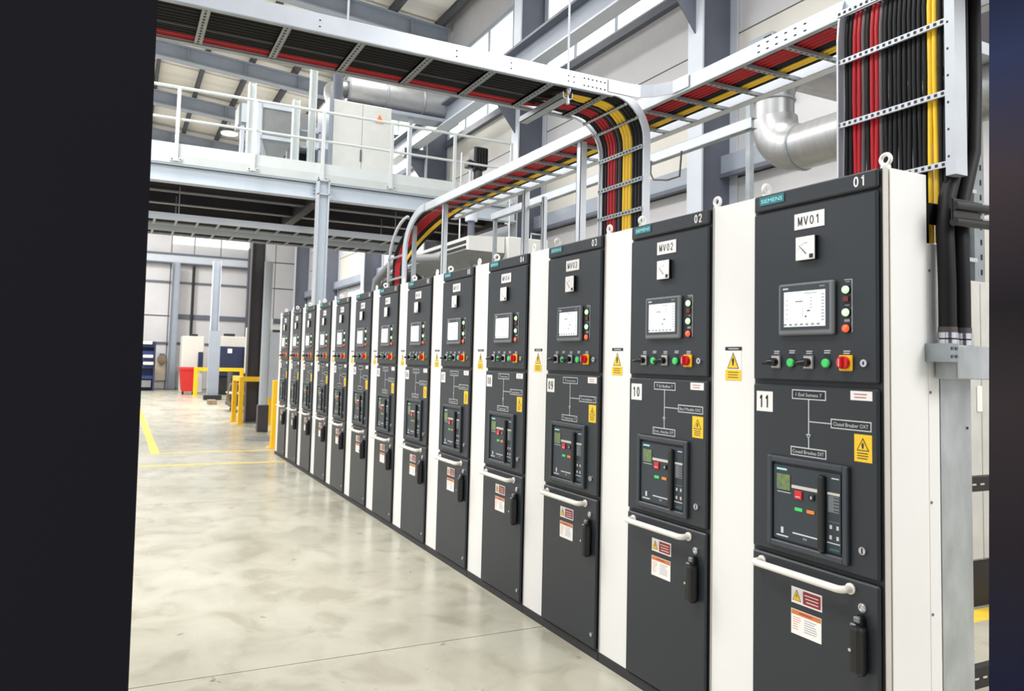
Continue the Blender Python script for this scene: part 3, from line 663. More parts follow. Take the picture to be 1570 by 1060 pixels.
    for (yy, zz) in ((0.199, 1.012), (0.17, 1.012), (0.2, 0.975), (0.17, 0.975)): f.box(XF - 0.0015, XF, yy - 0.005, yy + 0.005, zz - 0.007, zz + 0.007, 'flange_paint')
    f.box(XF - 0.0015, XF, 0.418, 0.43, 0.945, 0.968, 'line_white'); f.box(XF - 0.0015, XF, 0.395, 0.452, 0.932, 0.937, 'line_white')
    for yy in (0.32, 0.31): f.box(XF - 0.0015, XF, yy - 0.003, yy + 0.003, 0.938, 0.946, 'print_grey')
    f.box(XF - 0.0012, XF, 0.163, 0.205, 0.93, 0.935, 'teal')
    part('breaker_face', f, mdr, 'slate breaker front with buttons and small display')
    part('breaker_handle', MB('black_plastic').bev(X - 0.026, X - 0.006, 0.219, 0.25, 0.915, 1.193, 0.008, seg=2), mdr, 'long black slide bar')
    e = MB('chrome').cyl((X - 0.008, 0.073, 0.955), (X, 0.073, 0.955), 0.0135, 14); e.box(X - 0.009, X - 0.007, 0.0705, 0.0755, 0.945, 0.965, 'black_plastic')
    part('door_lock', e, mdr)
    # ---- lower door
    h = []
    for i in range(6):
        a = PI / 2 * i / 5; h.append((X - 0.03 - 0.02 * math.sin(a), 0.535 - 0.02 * (1 - math.cos(a)), 0.812))
    h2 = [(p[0], 0.66 - p[1], p[2]) for p in h[::-1]]
    hl = MB('handle_white').tube([(X, 0.535, 0.812)] + h + h2 + [(X, 0.125, 0.812)], 0.0135, 12)
    for y in (0.535, 0.125): hl.cyl((X - 0.005, y, 0.812), (X, y, 0.812), 0.02, 12)
    part('handle', hl, lo, 'white bow handle')
    e = MB('label_white').box(X - 0.001, X, 0.246, 0.387, 0.692, 0.752); e.box(X - 0.0014, X, 0.252, 0.332, 0.698, 0.746, 'label_red')
    e.prism([(0.341, 0.702), (0.382, 0.702), (0.3615, 0.744)], 'x', X - 0.0014, X, 'label_black'); e.prism([(0.344, 0.704), (0.379, 0.704), (0.3615, 0.739)], 'x', X - 0.0018, X, 'label_yellow')
    e.prism([(0.361, 0.711), (0.366, 0.722), (0.360, 0.722), (0.363, 0.731), (0.357, 0.72), (0.363, 0.72)], 'x', X - 0.0021, X, 'label_black')
    for i in range(3): e.box(X - 0.0018, X, 0.262, 0.325 - 0.004 * i, 0.731 - i * 0.012, 0.7345 - i * 0.012, 'label_white')
    part('warning_label', e, lo, 'red and yellow warning label')
    e = MB('label_white').box(X - 0.001, X, 0.249, 0.388, 0.577, 0.669); e.box(X - 0.0014, X, 0.251, 0.386, 0.65, 0.667, 'label_orange')
    e.box(X - 0.0017, X, 0.29, 0.35, 0.657, 0.661, 'label_red')
    if detail:
        bars(e, X - 0.001, 0.380, 0.34, 0.641, 6, 0.0085, 0.002, 'label_orange', 0.5); bars(e, X - 0.001, 0.326, 0.265, 0.641, 6, 0.0085, 0.0025, 'print_grey', 0.5)
    part('instruction_label', e, lo, 'white label with orange header')
    e = MB('chrome').cyl((X - 0.007, 0.075, 0.761), (X, 0.075, 0.761), 0.0155, 14); e.ring((X - 0.007, 0.075, 0.761), 0.011, 0.003, 'x', 12, 5)
    part('door_lock', e, lo)
    e = MB('black_plastic'); e.bev(X - 0.03, X, 0.062, 0.093, 0.66, 0.735, 0.006); e.bev(X - 0.05, X - 0.002, 0.05, 0.1, 0.535, 0.705, 0.015, seg=2)
    e.bev(X - 0.034, X - 0.016, 0.066, 0.09, 0.712, 0.732, 0.003, 'bezel_grey'); e.bev(X - 0.04, X - 0.03, 0.076, 0.099, 0.692, 0.708, 0.003, 'bezel_grey')
    e.cyl((X - 0.052, 0.09, 0.62), (X - 0.046, 0.09, 0.62), 0.006, 8, 'chrome')
    part('latch_lever', e, lo, 'black latch lever')
    part('door_lock', MB('chrome').cyl((X - 0.006, 0.045, 0.128), (X, 0.045, 0.128), 0.011, 12), lo)
    return t
protoA = proto_cabinet(True)
def copy_tree(o, parent=None, dy=0.0):
    c = o.copy(); C.objects.link(c)
    if parent: c.parent = parent
    WO[c.name] = WO[o.name] + Vector((0, dy, 0))
    for ch in list(o.children): copy_tree(ch, c, dy)
    return c
ORD = ['nearest', 'second', 'third', 'fourth', 'fifth', 'sixth', 'seventh', 'eighth', 'ninth', 'tenth', 'eleventh', 'twelfth', 'farthest']
top_no = ['01', '02', '03', '04', '05', '06', '07', '08', '09', '10', '11', '12', '13']
low_no = ['11', '10', '09', '08', '07', '06', '05', '04', '03', '02', '01', '12', '13']
capA = [('1 End Sumess 7', 'Closed Breaber OXT', 'Coued Brexkes DIT'), ('T Ed Badkes 7', 'Bou.f Mtuable OXC', 'Eom. Aeioba OT'), ('Tsvcoos', 'Tusuasbase 7', 'Tvsaosop T')]
cabs = [protoA] + [copy_tree(protoA, None, PITCH * k) for k in range(1, 13)]
X = -0.014
for k, c in enumerate(cabs):
    dy = PITCH * k
    c.location = (0.15, 0.42 + dy, 0); WO[c.name] = Vector(c.location)
    if k < 3: c['label'] = 'dark grey switchgear cabinet marked MV%s and %s, %s of the row' % (top_no[k], low_no[k], ORD[k])
    elif k < 12: c['label'] = 'dark grey switchgear cabinet with white side strip, %s from the near end' % ORD[k]
    else: c['label'] = 'dark grey switchgear cabinet at the far end of the row'
    kids = {ch.name.split('.')[0]: ch for ch in c.children}
    def b(mb):
        mb.v = [(v[0], v[1] + dy, v[2]) for v in mb.v]; return mb
    for ch in list(c.children):
        WO[ch.name] = Vector(c.location)
    mb = MB('label_white'); bold(mb, top_no[k], X - 0.001, 0.108, 2.244, 0.038, 'label_white', 0.055)
    part('cabinet_number', b(mb), kids['header_panel'], 'white number ' + top_no[k])
    mb = MB('label_white').bev(X - 0.003, X, 0.231, 0.373, 2.125, 2.188, 0.001); bold(mb, 'MV' + top_no[k], X - 0.0036, 0.356, 2.139, 0.035, 'label_black', 0.107, 0.13)
    part('name_plate', b(mb), kids['upper_door'], 'white plate reading MV' + top_no[k])
    mb = MB('label_white').box(X - 0.001, X, 0.482, 0.567, 1.408, 1.489); bold(mb, low_no[k], X - 0.0016, 0.555, 1.424, 0.05, 'label_black', 0.058, 0.14)
    part('number_plate', b(mb), kids['middle_door'], 'white plate reading ' + low_no[k])
    tx = capA[min(k, 2)]
    if k < 7:
        for q, (yc, zc, wt) in enumerate([(0.306, 1.4845, 0.12), (0.122, 1.3855, 0.145), (0.3085, 1.267, 0.145)]):
            mb = MB('line_white'); textc(mb, tx[q], X - 0.002, yc, zc, 0.014, 'line_white', wt)
            part('caption', b(mb), kids['middle_door'], 'white caption reading ' + tx[q])
# end panel of the row
o = thing('end_panel', 'white screwed end panel closing the near end of the cabinet row', 'panel', (0.13, -0.005, 0))
part('panel_sheet', MB('white_paint').bev(0.034, 0.232, -0.004, 0.0, 0.04, HT, 0.001), o)
part('panel_sheet', MB('white_paint').bev(0.234, 0.294, -0.004, 0.0, 0.04, 2.05, 0.001), o)
for z in (0.35, 0.73, 1.12, 1.51, 1.95): part('screw', MB('bezel_grey').cyl((0.243, -0.0065, z), (0.243, -0.003, z), 0.0055, 8), o)

# ================================================================== CABLE TRAYS AND RISERS
def slots(mb, p0, p1, n, off, sx, sz, m='slot_dark'):
    """small slot faces spaced along a rung; off is the outward offset vector"""
    p0 = Vector(p0); p1 = Vector(p1); d = (p1 - p0)
    for i in range(n):
        c = p0 + d * ((i + 0.5) / n) + Vector(off); h = d.normalized() * sx
        u = Vector((0, 0, 1)) if abs(off[2]) < 1e-6 else Vector((d.y, -d.x, 0)).normalized()
        u = u * sz
        mb.add([c - h - u, c + h - u, c + h + u, c - h + u], [(0, 1, 2, 3)], m)
TZ = 3.085
# --- long tray above the cabinets (along Y)
xa, xb = 0.335, 0.765
def gbend(x, pts):        # a rail bar 24 mm thick following outline pts in the YZ plane (inner, outer edge)
    mb = MB('galvanised_bright')
    mb.strip([(x, p[0][0], p[0][1]) for p in pts], [(x, p[1][0], p[1][1]) for p in pts], [(x + 0.022, p[1][0], p[1][1]) for p in pts], [(x + 0.022, p[0][0], p[0][1]) for p in pts])
    return mb
o = thing('cable_ladder', 'long galvanised cable ladder running over the cabinets with red and yellow cables', 'cable ladder', (0.55, 3, TZ))
mb = MB('galvanised_bright').box(xa - 0.012, xa, -0.6, 5.35, TZ, TZ + 0.075); mb.box(xa - 0.016, xa + 0.012, -0.6, 5.35, TZ - 0.004, TZ, 'galvanised')
for i in range(24):
    y = 0.62 + i * 0.055
    if i < 6: mb.box(xa - 0.0135, xa - 0.012, y - 0.007, y + 0.007, TZ + 0.05, TZ + 0.056, 'slot_dark').box(xa - 0.0135, xa - 0.012, y - 0.007, y + 0.007, TZ + 0.018, TZ + 0.024, 'slot_dark')
part('side_rail', mb, o)
mb = MB('galvanised_bright').box(xb, xb + 0.012, -0.6, 5.6, TZ, TZ + 0.075); mb.box(xb - 0.045, xb + 0.012, -0.6, 5.6, TZ - 0.004, TZ)
part('side_rail', mb, o)
yy = -0.3
n = 0
while yy < 5.4:
    r = MB('galvanised').box(xa, xb, yy - 0.012, yy + 0.012, TZ, TZ + 0.018)
    slots(r, (xa, yy, TZ), (xb, yy, TZ), 12, (0, 0, -0.0006), 0.009, 0.004)
    part('rung', r, o); yy += 0.2655
# joint plates where the rail bends down at the far end
arc = []
for i in range(11):
    a = PI / 2 * i / 10
    arc.append(((5.35 + 0.50 * math.sin(a), TZ - 0.35 + 0.35 * math.cos(a)), (5.35 + 0.60 * math.sin(a), TZ - 0.35 + 0.425 * math.cos(a))))
arc += [((5.85, 2.31), (5.95, 2.31))]
part('down_bend', gbend(xa - 0.022, arc), o, 'bright curved rail bending down to the far cabinets')
tray_cables = [(0.362, 'black'), (0.392, 'black'), (0.425, 'red'), (0.455, 'red'), (0.485, 'red'), (0.515, 'red'), (0.545, 'black'), (0.573, 'black'), (0.603, 'yellow'), (0.633, 'yellow'), (0.662, 'black')]
CN = {'black': 'cable_black', 'red': 'cable_red', 'yellow': 'cable_yellow', 'grey': 'cable_grey'}
for i, (x, cname) in enumerate(tray_cables):
    j = 6.44 - i * 0.043
    pts = [(x, -0.6, TZ + 0.033), (x, 4.9, TZ + 0.033)]
    for q in range(1, 9):
        a = PI / 2 * q / 8; ry = j - 4.95
        xx = x + (0.385 - x) * (1 - math.cos(a))
        pts.append((xx, 4.95 + ry * math.sin(a), 2.62 + (TZ + 0.033 - 2.62) * math.cos(a)))
    pts += [(0.385, j, 2.3), (0.385, j, 2.07)]
    single('power_cable', MB(CN[cname]).tube(pts, 0.0122, 8), '%s cable lying in the long ladder above the cabinets' % cname, 'cable', '%s cables in the long ladder' % cname)
for i in range(10):  # added upper layer, darkening the gaps between the cables below
    single('power_cable', MB('cable_black').tube([(0.365 + i * 0.0325, -0.6, TZ + 0.061), (0.365 + i * 0.0325, 5.2, TZ + 0.061)], 0.0155, 8), 'added black cable darkening the gaps in the long ladder', 'cable', 'added black cables darkening the gaps in the long ladder')
# far riser ladder
o = thing('riser_ladder', 'small galvanised riser ladder dropping to the far cabinets', 'cable ladder', (0.36, 6.2, 2.05))
mb = gbend(0.345, [((6.46 + 0.05 - 0.6 * (1 - math.sin(PI / 2 * t / 8)), 2.62 + 0.5 * math.cos(PI / 2 * t / 8)), (6.49 + 0.05 - 0.6 * (1 - math.sin(PI / 2 * t / 8)), 2.64 + 0.5 * math.cos(PI / 2 * t / 8))) for t in range(9)] + [((6.51, 2.06), (6.54, 2.06))])
part('side_rail', mb, o)
for z in (2.25, 2.48, 2.72): part('rung', MB('galvanised').box(0.345, 0.362, 5.95, 6.52, z - 0.012, z + 0.012), o)
single('support_post', MB('galvanised').box(0.36, 0.40, 5.75, 5.79, 2.0, 3.0), 'galvanised post just behind the far riser rail', 'post')
# supports on the cabinets
for (x, y, z0, z1, w, l) in [(0.375, 4.93, 2.06, 3.085, 0.045, 'galvanised support post in front of the air unit'), (0.375, 2.53, 2.06, 3.085, 0.05, 'galvanised support post left of the middle riser'), (0.76, 4.02, 1.6, 3.085, 0.05, 'galvanised support post behind the fourth cabinet'), (0.80, 3.76, 1.6, 2.99, 0.035, 'slim galvanised post right of the air unit')]:
    mb = MB('galvanised_bright').box(x - w / 2, x - w / 2 + 0.004, y - w / 2, y + w / 2, z0, z1).box(x - w / 2, x + w / 2, y + w / 2 - 0.004, y + w / 2, z0, z1).box(x - w / 2, x + w / 2, y - w / 2, y - w / 2 + 0.004, z0, z1)
    if z0 < 2:
        mb.box(x - w, x + w, y - w, y + w, 0, 0.02); mb.box(x - w / 2, x + w / 2, y - w / 2, y + w / 2, 0.02, z0)
    single('support_post', mb, l, 'post')
single('cross_bar', MB('galvanised_bright').box(0.775, 0.795, 3.79, 3.99, 2.93, 2.95), 'short galvanised cross bar between two posts behind cabinet four', 'bar')
# --- upper tray crossing in X, bending down into the middle riser
ya, yb2 = 1.69, 2.125
xe = 0.03; R0 = 0.215
def xarc(r, n=9): return [(xe + r * math.sin(PI / 2 * i / n), TZ - 0.0 - R0 + r * math.cos(PI / 2 * i / n)) for i in range(n + 1)]
o = thing('cable_ladder', 'wide galvanised ladder full of black cables crossing from the upper left', 'cable ladder', (-1, 1.9, TZ))
def bend_rail(y):
    mb = MB('galvanised_bright')
    ri, ro = xarc(R0), xarc(R0 + 0.045)
    mb.strip([(p[0], y, p[1]) for p in ri], [(p[0], y, p[1]) for p in ro], [(p[0], y + 0.012, p[1]) for p in ro], [(p[0], y + 0.012, p[1]) for p in ri])
    return mb
for y, s in ((ya - 0.012, -1), (yb2, 1)):
    mb = MB('galvanised_bright').box(-4.5, xe, y, y + 0.012, TZ - 0.004, TZ + 0.085)
    mb.box(-4.5, xe, y - (0.004 if s < 0 else 0.02), y + (0.02 if s < 0 else 0.016), TZ - 0.008, TZ - 0.002, 'galvanised')
    if s < 0:
        for i in range(9):
            x = -0.17 + i * 0.027
            mb.box(x, x + 0.01, y - 0.0012, y, TZ + 0.055, TZ + 0.062, 'slot_dark'); mb.box(x, x + 0.01, y - 0.0012, y, TZ + 0.015, TZ + 0.022, 'slot_dark')
        for x in (-1.62, -0.93, -0.62, -0.27, -0.235):
            for z in (0.02, 0.05): mb.box(x, x + 0.008, y - 0.0012, y, TZ + z, TZ + z + 0.006, 'slot_dark')
    part('side_rail', mb, o)
    part('bend_rail', bend_rail(y), o)
for i in range(8):
    x = -2.455 + i * 0.3485
    r = MB('galvanised').box(x - 0.018, x + 0.018, ya, yb2, TZ - 0.004, TZ + 0.014)
    for e in (-0.018, 0.016): r.box(x + e, x + e + 0.002, ya, yb2, TZ - 0.010, TZ + 0.01)
    slots(r, (x, ya, TZ - 0.004), (x, yb2, TZ - 0.004), 13, (0, 0, -0.0008), 0.010, 0.005)
    part('rung', r, o)
for t in (2.7, 5.5):    # rungs on the bend
    a = PI / 2 * t / 9; cx_, cz_ = xe + (R0 - 0.006) * math.sin(a), TZ - R0 + (R0 - 0.006) * math.cos(a)
    r = MB('galvanised').tube([(cx_, ya, cz_), (cx_, yb2, cz_)], 0.011, 4); slots(r, (cx_ - 0.010, ya, cz_), (cx_ - 0.010, yb2, cz_), 13, (-0.002, 0, 0), 0.009, 0.004)
    part('rung', r, o)
mb = MB('galvanised_bright'); cpl = [(xe - 0.04, ya - 0.018), (0.13, ya - 0.018), (0.20, ya - 0.03), (0.26, ya - 0.07), (xa - 0.02, ya - 0.17), (xa - 0.018, ya - 0.30)]
mb.strip([(p[0], p[1], TZ + 0.083) for p in cpl], [(p[0], p[1], TZ + 0.012) for p in cpl], [(p[0] + 0.004, p[1] + 0.004, TZ + 0.012) for p in cpl], [(p[0] + 0.004, p[1] + 0.004, TZ + 0.083) for p in cpl])
part('corner_plate', mb, o, 'bent plate joining the two ladders')
# middle riser below the bend
o = thing('riser_ladder', 'galvanised riser ladder with red and yellow cables dropping behind cabinet three', 'cable ladder', (0.25, 1.9, 2.05))
for y in (ya - 0.012, yb2): part('side_rail', MB('galvanised_bright').box(xe + R0 - 0.0, xe + R0 + 0.045, y, y + 0.012, 2.06, TZ - R0), o)
for z in (2.29, 2.47, 2.645, 2.83):
    r = MB('galvanised').box(0.236, 0.246, ya, yb2, z - 0.012, z + 0.012); slots(r, (0.236, ya, z), (0.236, yb2, z), 14, (-0.0008, 0, 0), 0.009, 0.005); part('rung', r, o)
# cables of the crossing ladder: bottom layer + those that turn down
def down_path(y, r, x0=-4.5, xin=None, zin=None):
    ys_ = y + (xin or 0.0); up = (zin or 0.0) + 0.014
    p = [(x0, ys_, TZ + (r - R0) + up), (xe - 0.42, ys_, TZ + (r - R0) + up), (xe - 0.22, y + (xin or 0.0) * 0.3, TZ + (r - R0) + up * 0.6), (xe - 0.1, y, TZ + (r - R0) + 0.003)]
    for i in range(10):
        a = PI / 2 * i / 9; p.append((xe + r * math.sin(a), y, TZ - R0 + r * math.cos(a)))
    p += [(xe + r, y, 2.5), (xe + r, y, 2.07)]
    return p
grp = {'black': 'black cables of the crossing ladder', 'red': 'red cables turning down the middle riser', 'yellow': 'yellow cables turning down the middle riser', 'grey': 'brown grey cable of the middle riser'}
mid = []
y = yb2 - 0.026
for cn, r in [('black', .013), ('black', .013), ('red', .0145), ('red', .0145), ('red', .0145), ('black', .012), ('grey', .008), ('black', .010), ('yellow', .0145), ('yellow', .0145), ('yellow', .0145), ('black', .0145), ('black', .0145), ('black', .0145), ('black', .0145)]:
    mid.append((y - r, cn, r)); y -= 2 * r + 0.0012
order = [2, 3, 0, 1, 5, 6, 7, 'f0', 'f1', 'f2', 11, 12, 13, 14]       # how they lie side by side in the flat run
rad = lambda q: 0.0135 if isinstance(q, str) else mid[q][2]
fit = (yb2 - ya - 0.004) / sum(2 * rad(q) for q in order)
slot_y = {}; y = yb2 - 0.002
for q in order:
    slot_y[q] = y - rad(q) * fit; y -= 2 * rad(q) * fit
up_y = {4: 1.98, 8: 1.93, 9: 1.86, 10: 1.80}
for q, (y, cn, r) in enumerate(mid):
    if q in slot_y: ys_, zz = slot_y[q], TZ + 0.006 + r
    else: ys_, zz = up_y[q], TZ + 0.05
    p = [(-4.5, ys_, zz), (xe - 0.42, ys_, zz), (xe - 0.30, ys_ * 0.75 + y * 0.25, zz), (xe - 0.18, ys_ * 0.2 + y * 0.8, zz * 0.5 + (TZ + r + 0.003) * 0.5), (xe - 0.1, y, TZ + r + 0.002)] + down_path(y, R0 + r)[4:]
    single('power_cable', MB(CN[cn]).tube(p, r, 8), '%s cable turning down from the crossing ladder into the middle riser' % {'grey': 'thin brown grey'}.get(cn, cn), 'cable', grp[cn])
for q in range(3):      # black cables that rise over the yellow ones before the bend
    y = slot_y['f%d' % q]
    single('power_cable', MB('cable_black').tube([(-4.5, y, TZ + 0.02), (-0.32, y, TZ + 0.02), (-0.22, y, TZ + 0.035), (-0.12, y, TZ + 0.056), (0.04, y, TZ + 0.056)], 0.014, 8), 'black cable rising over the yellow ones before the ladder bend', 'cable', 'black cables over the yellow ones')
for i in range(1, 4):
    single('power_cable', MB('cable_black').tube([(-4.5, ya + 0.05 + i * 0.09, TZ + 0.062), (-0.5, ya + 0.05 + i * 0.09, TZ + 0.062)], 0.013, 8), 'black cable stacked in the crossing ladder', 'cable', 'black cables stacked in the crossing ladder')
# hanging strut under the crossing ladder
o = thing('hanger_strut', 'steel channel strut on a threaded rod under the crossing ladder', 'bracket', (-0.255, 1.92, 3.0))
part('channel', MB('galvanised').box(-0.285, -0.225, 1.70, 2.2, 3.02, 3.024).box(-0.285, -0.281, 1.70, 2.2, 3.02, 3.055).box(-0.229, -0.225, 1.70, 2.2, 3.02, 3.055), o)
part('threaded_rod', MB('galvanised_bright').cyl((-0.255, 1.70, 3.0), (-0.255, 1.70, 9.0), 0.006, 8), o)
part('clamp', MB('galvanised_bright').ring((-0.255, 1.695, 3.06), 0.018, 0.005, 'x', 12, 5).cyl((-0.255, 1.70, 2.99), (-0.255, 1.70, 3.02), 0.012, 6), o)
for x, y, l in [(-1.35, 2.2, 'thin threaded rod holding the crossing ladder at the top left')]:
    single('threaded_rod', MB('galvanised_bright').cyl((x, y, TZ + 0.08), (x, y, 9.5), 0.006, 6), l, 'rod')

# --- near riser above cabinet one
XR = 0.30; RB = 0.42; ZB = 2.97
def rarc(r0, n=6, amax=1.15): return [(XR + RB - (RB - r0) * math.cos(amax * i / n), ZB + (RB - r0) * math.sin(amax * i / n)) for i in range(n + 1)]
o = thing('riser_ladder', 'large galvanised riser ladder packed with cables above the nearest cabinet', 'cable ladder', (0.32, 0.18, 2.05))
for y0, y1, zb in ((0.41, 0.425, 2.06), (-0.085, -0.047, 2.295)):
    mb = MB('galvanised_bright').box(XR - 0.02, XR + 0.045, y0, y0 + 0.008 if y0 > 0 else y1, zb, ZB)
    if y0 < 0:
        for i in range(12): mb.box(XR - 0.0208, XR - 0.02, -0.062, -0.055, 2.36 + i * 0.1, 2.368 + i * 0.1, 'slot_dark')
    inn, out = rarc(-0.02), rarc(0.045)
    ya_, yb_ = (y0, y0 + 0.008) if y0 > 0 else (y0, y1)
    mb.strip([(p[0], ya_, p[1]) for p in inn], [(p[0], ya_, p[1]) for p in out], [(p[0], yb_, p[1]) for p in out], [(p[0], yb_, p[1]) for p in inn])
    part('side_rail', mb, o)
for z in (2.34, 2.605, 2.875):
    r = MB('galvanised_bright').box(XR - 0.014, XR - 0.004, -0.047, 0.425, z - 0.011, z + 0.011); slots(r, (XR - 0.014, -0.047, z), (XR - 0.014, 0.425, z), 18, (-0.0008, 0, 0), 0.006, 0.0055); part('rung', r, o)
a = 0.24
r = MB('galvanised_bright').box(XR - 0.010, XR, -0.047, 0.425, 3.075, 3.10); slots(r, (XR - 0.010, -0.047, 3.087), (XR - 0.010, 0.425, 3.087), 18, (-0.0008, 0, 0), 0.006, 0.0055); part('rung', r, o)
seq = [('black', 2), ('red', 2), ('grey', 1), ('black', 1), ('red', 2), ('grey', 1), ('black', 9), ('yellow', 2), ('black', 2)]
tot = sum(n for _, n in seq); w = 0.445 / tot; y = 0.405
for cn, n in seq:
    for i in range(n):
        rr = w * 0.47; xo = 0.004 * math.sin(y * 90)
        p = [(XR + 0.016 + xo, y - w / 2, 2.06), (XR + 0.014 + xo, y - w / 2, 2.4), (XR + 0.014 - xo, y - w / 2, 2.7), (XR + 0.014, y - w / 2, ZB)]
        p += [(q[0], y - w / 2, q[1]) for q in rarc(0.014)[1:]]
        side = ' left pair' if (cn == 'red' and y > 0.33) else (' right pair' if cn == 'red' else '')
        single('power_cable', MB(CN[cn]).tube(p, rr, 8), '%s cable in the large near riser%s' % ({'grey': 'dark brown'}.get(cn, cn), ',' + side if side else ''), 'cable', '%s cables in the large near riser%s' % (cn, side))
        y -= w
# parallel steel channel behind the long ladder
o = thing('strut_rail', 'slim galvanised rail running level behind the long cable ladder', 'rail', (1.6, 4, 3.3))
part('channel', MB('galvanised_bright').box(1.58, 1.585, 2.2, 6.4, 3.30, 3.37).box(1.58, 1.64, 2.2, 6.4, 3.295, 3.30, 'galvanised').box(1.58, 1.64, 2.2, 6.4, 3.37, 3.375, 'galvanised'), o)
for y in (2.25, 6.36): part('upright', MB('galvanised').box(1.6, 1.64, y - 0.02, y + 0.02, 0, 3.55 if y < 3 else 3.295), o)

single('hanging_wire', MB('cable_grey').tube([(1.57, 3.32, 3.31), (1.57, 3.32, 3.2), (1.57, 3.28, 3.14), (1.57, 3.1, 3.1), (1.57, 2.95, 3.1), (1.57, 2.93, 3.3)], 0.008, 6), 'thin grey wire drooping below the slim rail', 'wire')
# ---- silver duct
o = thing('ventilation_duct', 'fat silver ventilation duct with an elbow left of the near riser', 'duct', (2.9, 3.3, 3.3))
x = 2.95; r = 0.205; zc = 3.62
part('duct_section', MB('duct_silver').cyl((x, 3.28, 3.85), (x, 3.28, 4.05), 0.175, 24), o)
part('elbow', MB('duct_silver').tube([(x + 0.35 * (1 - math.cos(PI / 2 * i / 6)), 3.28, 4.05 + 0.35 * math.sin(PI / 2 * i / 6)) for i in range(7)] + [(WX, 3.28, 4.4)], 0.175, 24), o)
el = []
for i in range(7):
    a = PI / 2 * i / 6; el.append((x, 3.28 - 0.32 * (1 - math.cos(a)), 3.87 - 0.32 * math.sin(a) + 0.0))
part('elbow', MB('duct_silver').tube(el, 0.205, 24), o)
for i in range(3): part('duct_section', MB('duct_silver').cyl((x, 2.96 - i * 0.6, 3.55), (x, 2.37 - i * 0.6, 3.55), 0.20, 24), o)
for i, y in enumerate([2.97, 2.96 - 0.6, 2.96 - 1.2]): part('duct_flange', MB('galvanised').ring((x, y, 3.55), 0.203, 0.012, 'y', 24, 6), o)
for z in (3.86, 4.05): part('duct_flange', MB('galvanised').ring((x, 3.28, z), 0.178, 0.012, 'z', 24, 6), o)
part('hanger_rod', MB('galvanised').cyl((x, 2.5, 3.75), (x, 2.5, rz(x) + 0.36), 0.008, 6), o)
single('junction_box', MB('steel_paint').bev(WX - 0.35, WX - 0.02, 5.3, 5.75, 5.2, 6.0, 0.02).box(WX - 0.36, WX - 0.35, 5.32, 5.44, 5.25, 5.95, 'slot_dark'), 'grey wall box above the silver duct elbow', 'box')

# ---- white air handling unit over the cabinets
o = thing('air_unit', 'white slatted air handling unit behind the fourth and fifth cabinets', 'air unit', (2.2, 7.8, 2.9))
mb = MB('unit_white')
mb.prism([(1.6, 3.02), (2.12, 3.02), (2.12, 3.235), (1.6, 3.205)], 'y', 7.08, 9.2)
part('body', mb, o)
part('underside_pan', MB('unit_grey').add([(1.56, 7.08, 3.02), (2.5, 7.08, 3.02), (2.5, 9.2, 3.02), (1.56, 9.2, 3.02), (1.75, 7.3, 2.80), (2.4, 7.3, 2.80), (2.4, 9.0, 2.80), (1.75, 9.0, 2.80)], [(0, 1, 5, 4), (1, 2, 6, 5), (2, 3, 7, 6), (3, 0, 4, 7), (4, 5, 6, 7), (0, 1, 2, 3)]), o)
for i in range(2): part('louvre', MB('slot_dark').box(1.588, 1.60, 7.16, 9.1, 3.05 + i * 0.07, 3.085 + i * 0.07), o)
part('end_box', MB('unit_white').bev(2.13, 2.74, 7.0, 7.9, 2.72, 3.235, 0.01), o, 'cream box at the near end')
part('handle_bracket', MB('galvanised').tube([(2.5, 7.05, 3.23), (2.5, 7.05, 3.31), (2.73, 7.05, 3.31), (2.73, 7.05, 3.2)], 0.012, 6), o)
for x, y in ((1.7, 8.9), (2.3, 8.9), (1.75, 7.2), (2.4, 7.2)): part('support_leg', MB('galvanised').box(x - 0.02, x + 0.02, y - 0.02, y + 0.02, 0, 2.85), o)
for x, y in ((1.65, 7.5), (2.45, 7.6)): part('hanger_rod', MB('galvanised_bright').cyl((x, y, 3.2), (x, y, 4.4), 0.012, 6), o)
o = thing('valve_head', 'small black and grey valve cluster on top of the air unit', 'valve', (2.0, 7.9, 3.2))
part('stem', MB('steel_dark').cyl((2.0, 7.9, 3.2), (2.0, 7.9, 3.6), 0.05, 10), o); part('cap', MB('steel_light').tube([(2.0, 7.9, 3.56), (2.0, 7.9, 3.7), (2.03, 7.9, 3.8)], [0.09, 0.09, 0.05], 10), o)
single('bent_pipe', MB('unit_grey').tube([(1.0, 9.2, 0.0), (1.0, 9.2, 2.2), (1.02, 9.1, 2.75), (1.1, 8.7, 2.95), (1.2, 8.0, 2.97), (1.3, 7.2, 2.9)], 0.06, 12), 'grey bent pipe between the far riser and the air unit', 'pipe')
single('bent_pipe', MB('slot_dark').tube([(1.3, 9.6, 0), (1.3, 9.6, 2.4), (1.33, 9.5, 2.7), (1.6, 9.42, 2.85), (2.2, 9.42, 2.87)], 0.12, 12), 'dark bent pipe behind the grey one', 'pipe')

# ---- right edge: rear gear
o = thing('zinc_side_sheet', 'tall zinc coloured sheet behind the white end panel', 'panel', (0.4, 0.01, 0))
part('sheet', MB('sheet_zinc').box(0.298, 0.475, -0.006, 0.02, 0, 1.56), o)
part('screw', MB('slot_dark').cyl((0.45, -0.009, 1.38), (0.45, -0.006, 1.38), 0.005, 8), o)
o = thing('zinc_beam', 'short zinc bracket beam bolted across the end of the row', 'beam', (0.4, -0.03, 1.56))
part('beam', MB('sheet_zinc').bev(0.262, 1.6, -0.09, -0.01, 1.56, 1.68, 0.004).box(1.28, 1.6, -0.01, 0.64, 1.60, 1.68), o)
part('lug', MB('galvanised').box(0.215, 0.262, -0.095, -0.006, 1.62, 1.685), o)
for z in (1.64, 1.668):
    for x in (0.227, 0.25): part('bolt', MB('steel_dark').cyl((x, -0.1, z), (x, -0.094, z), 0.006, 6), o)
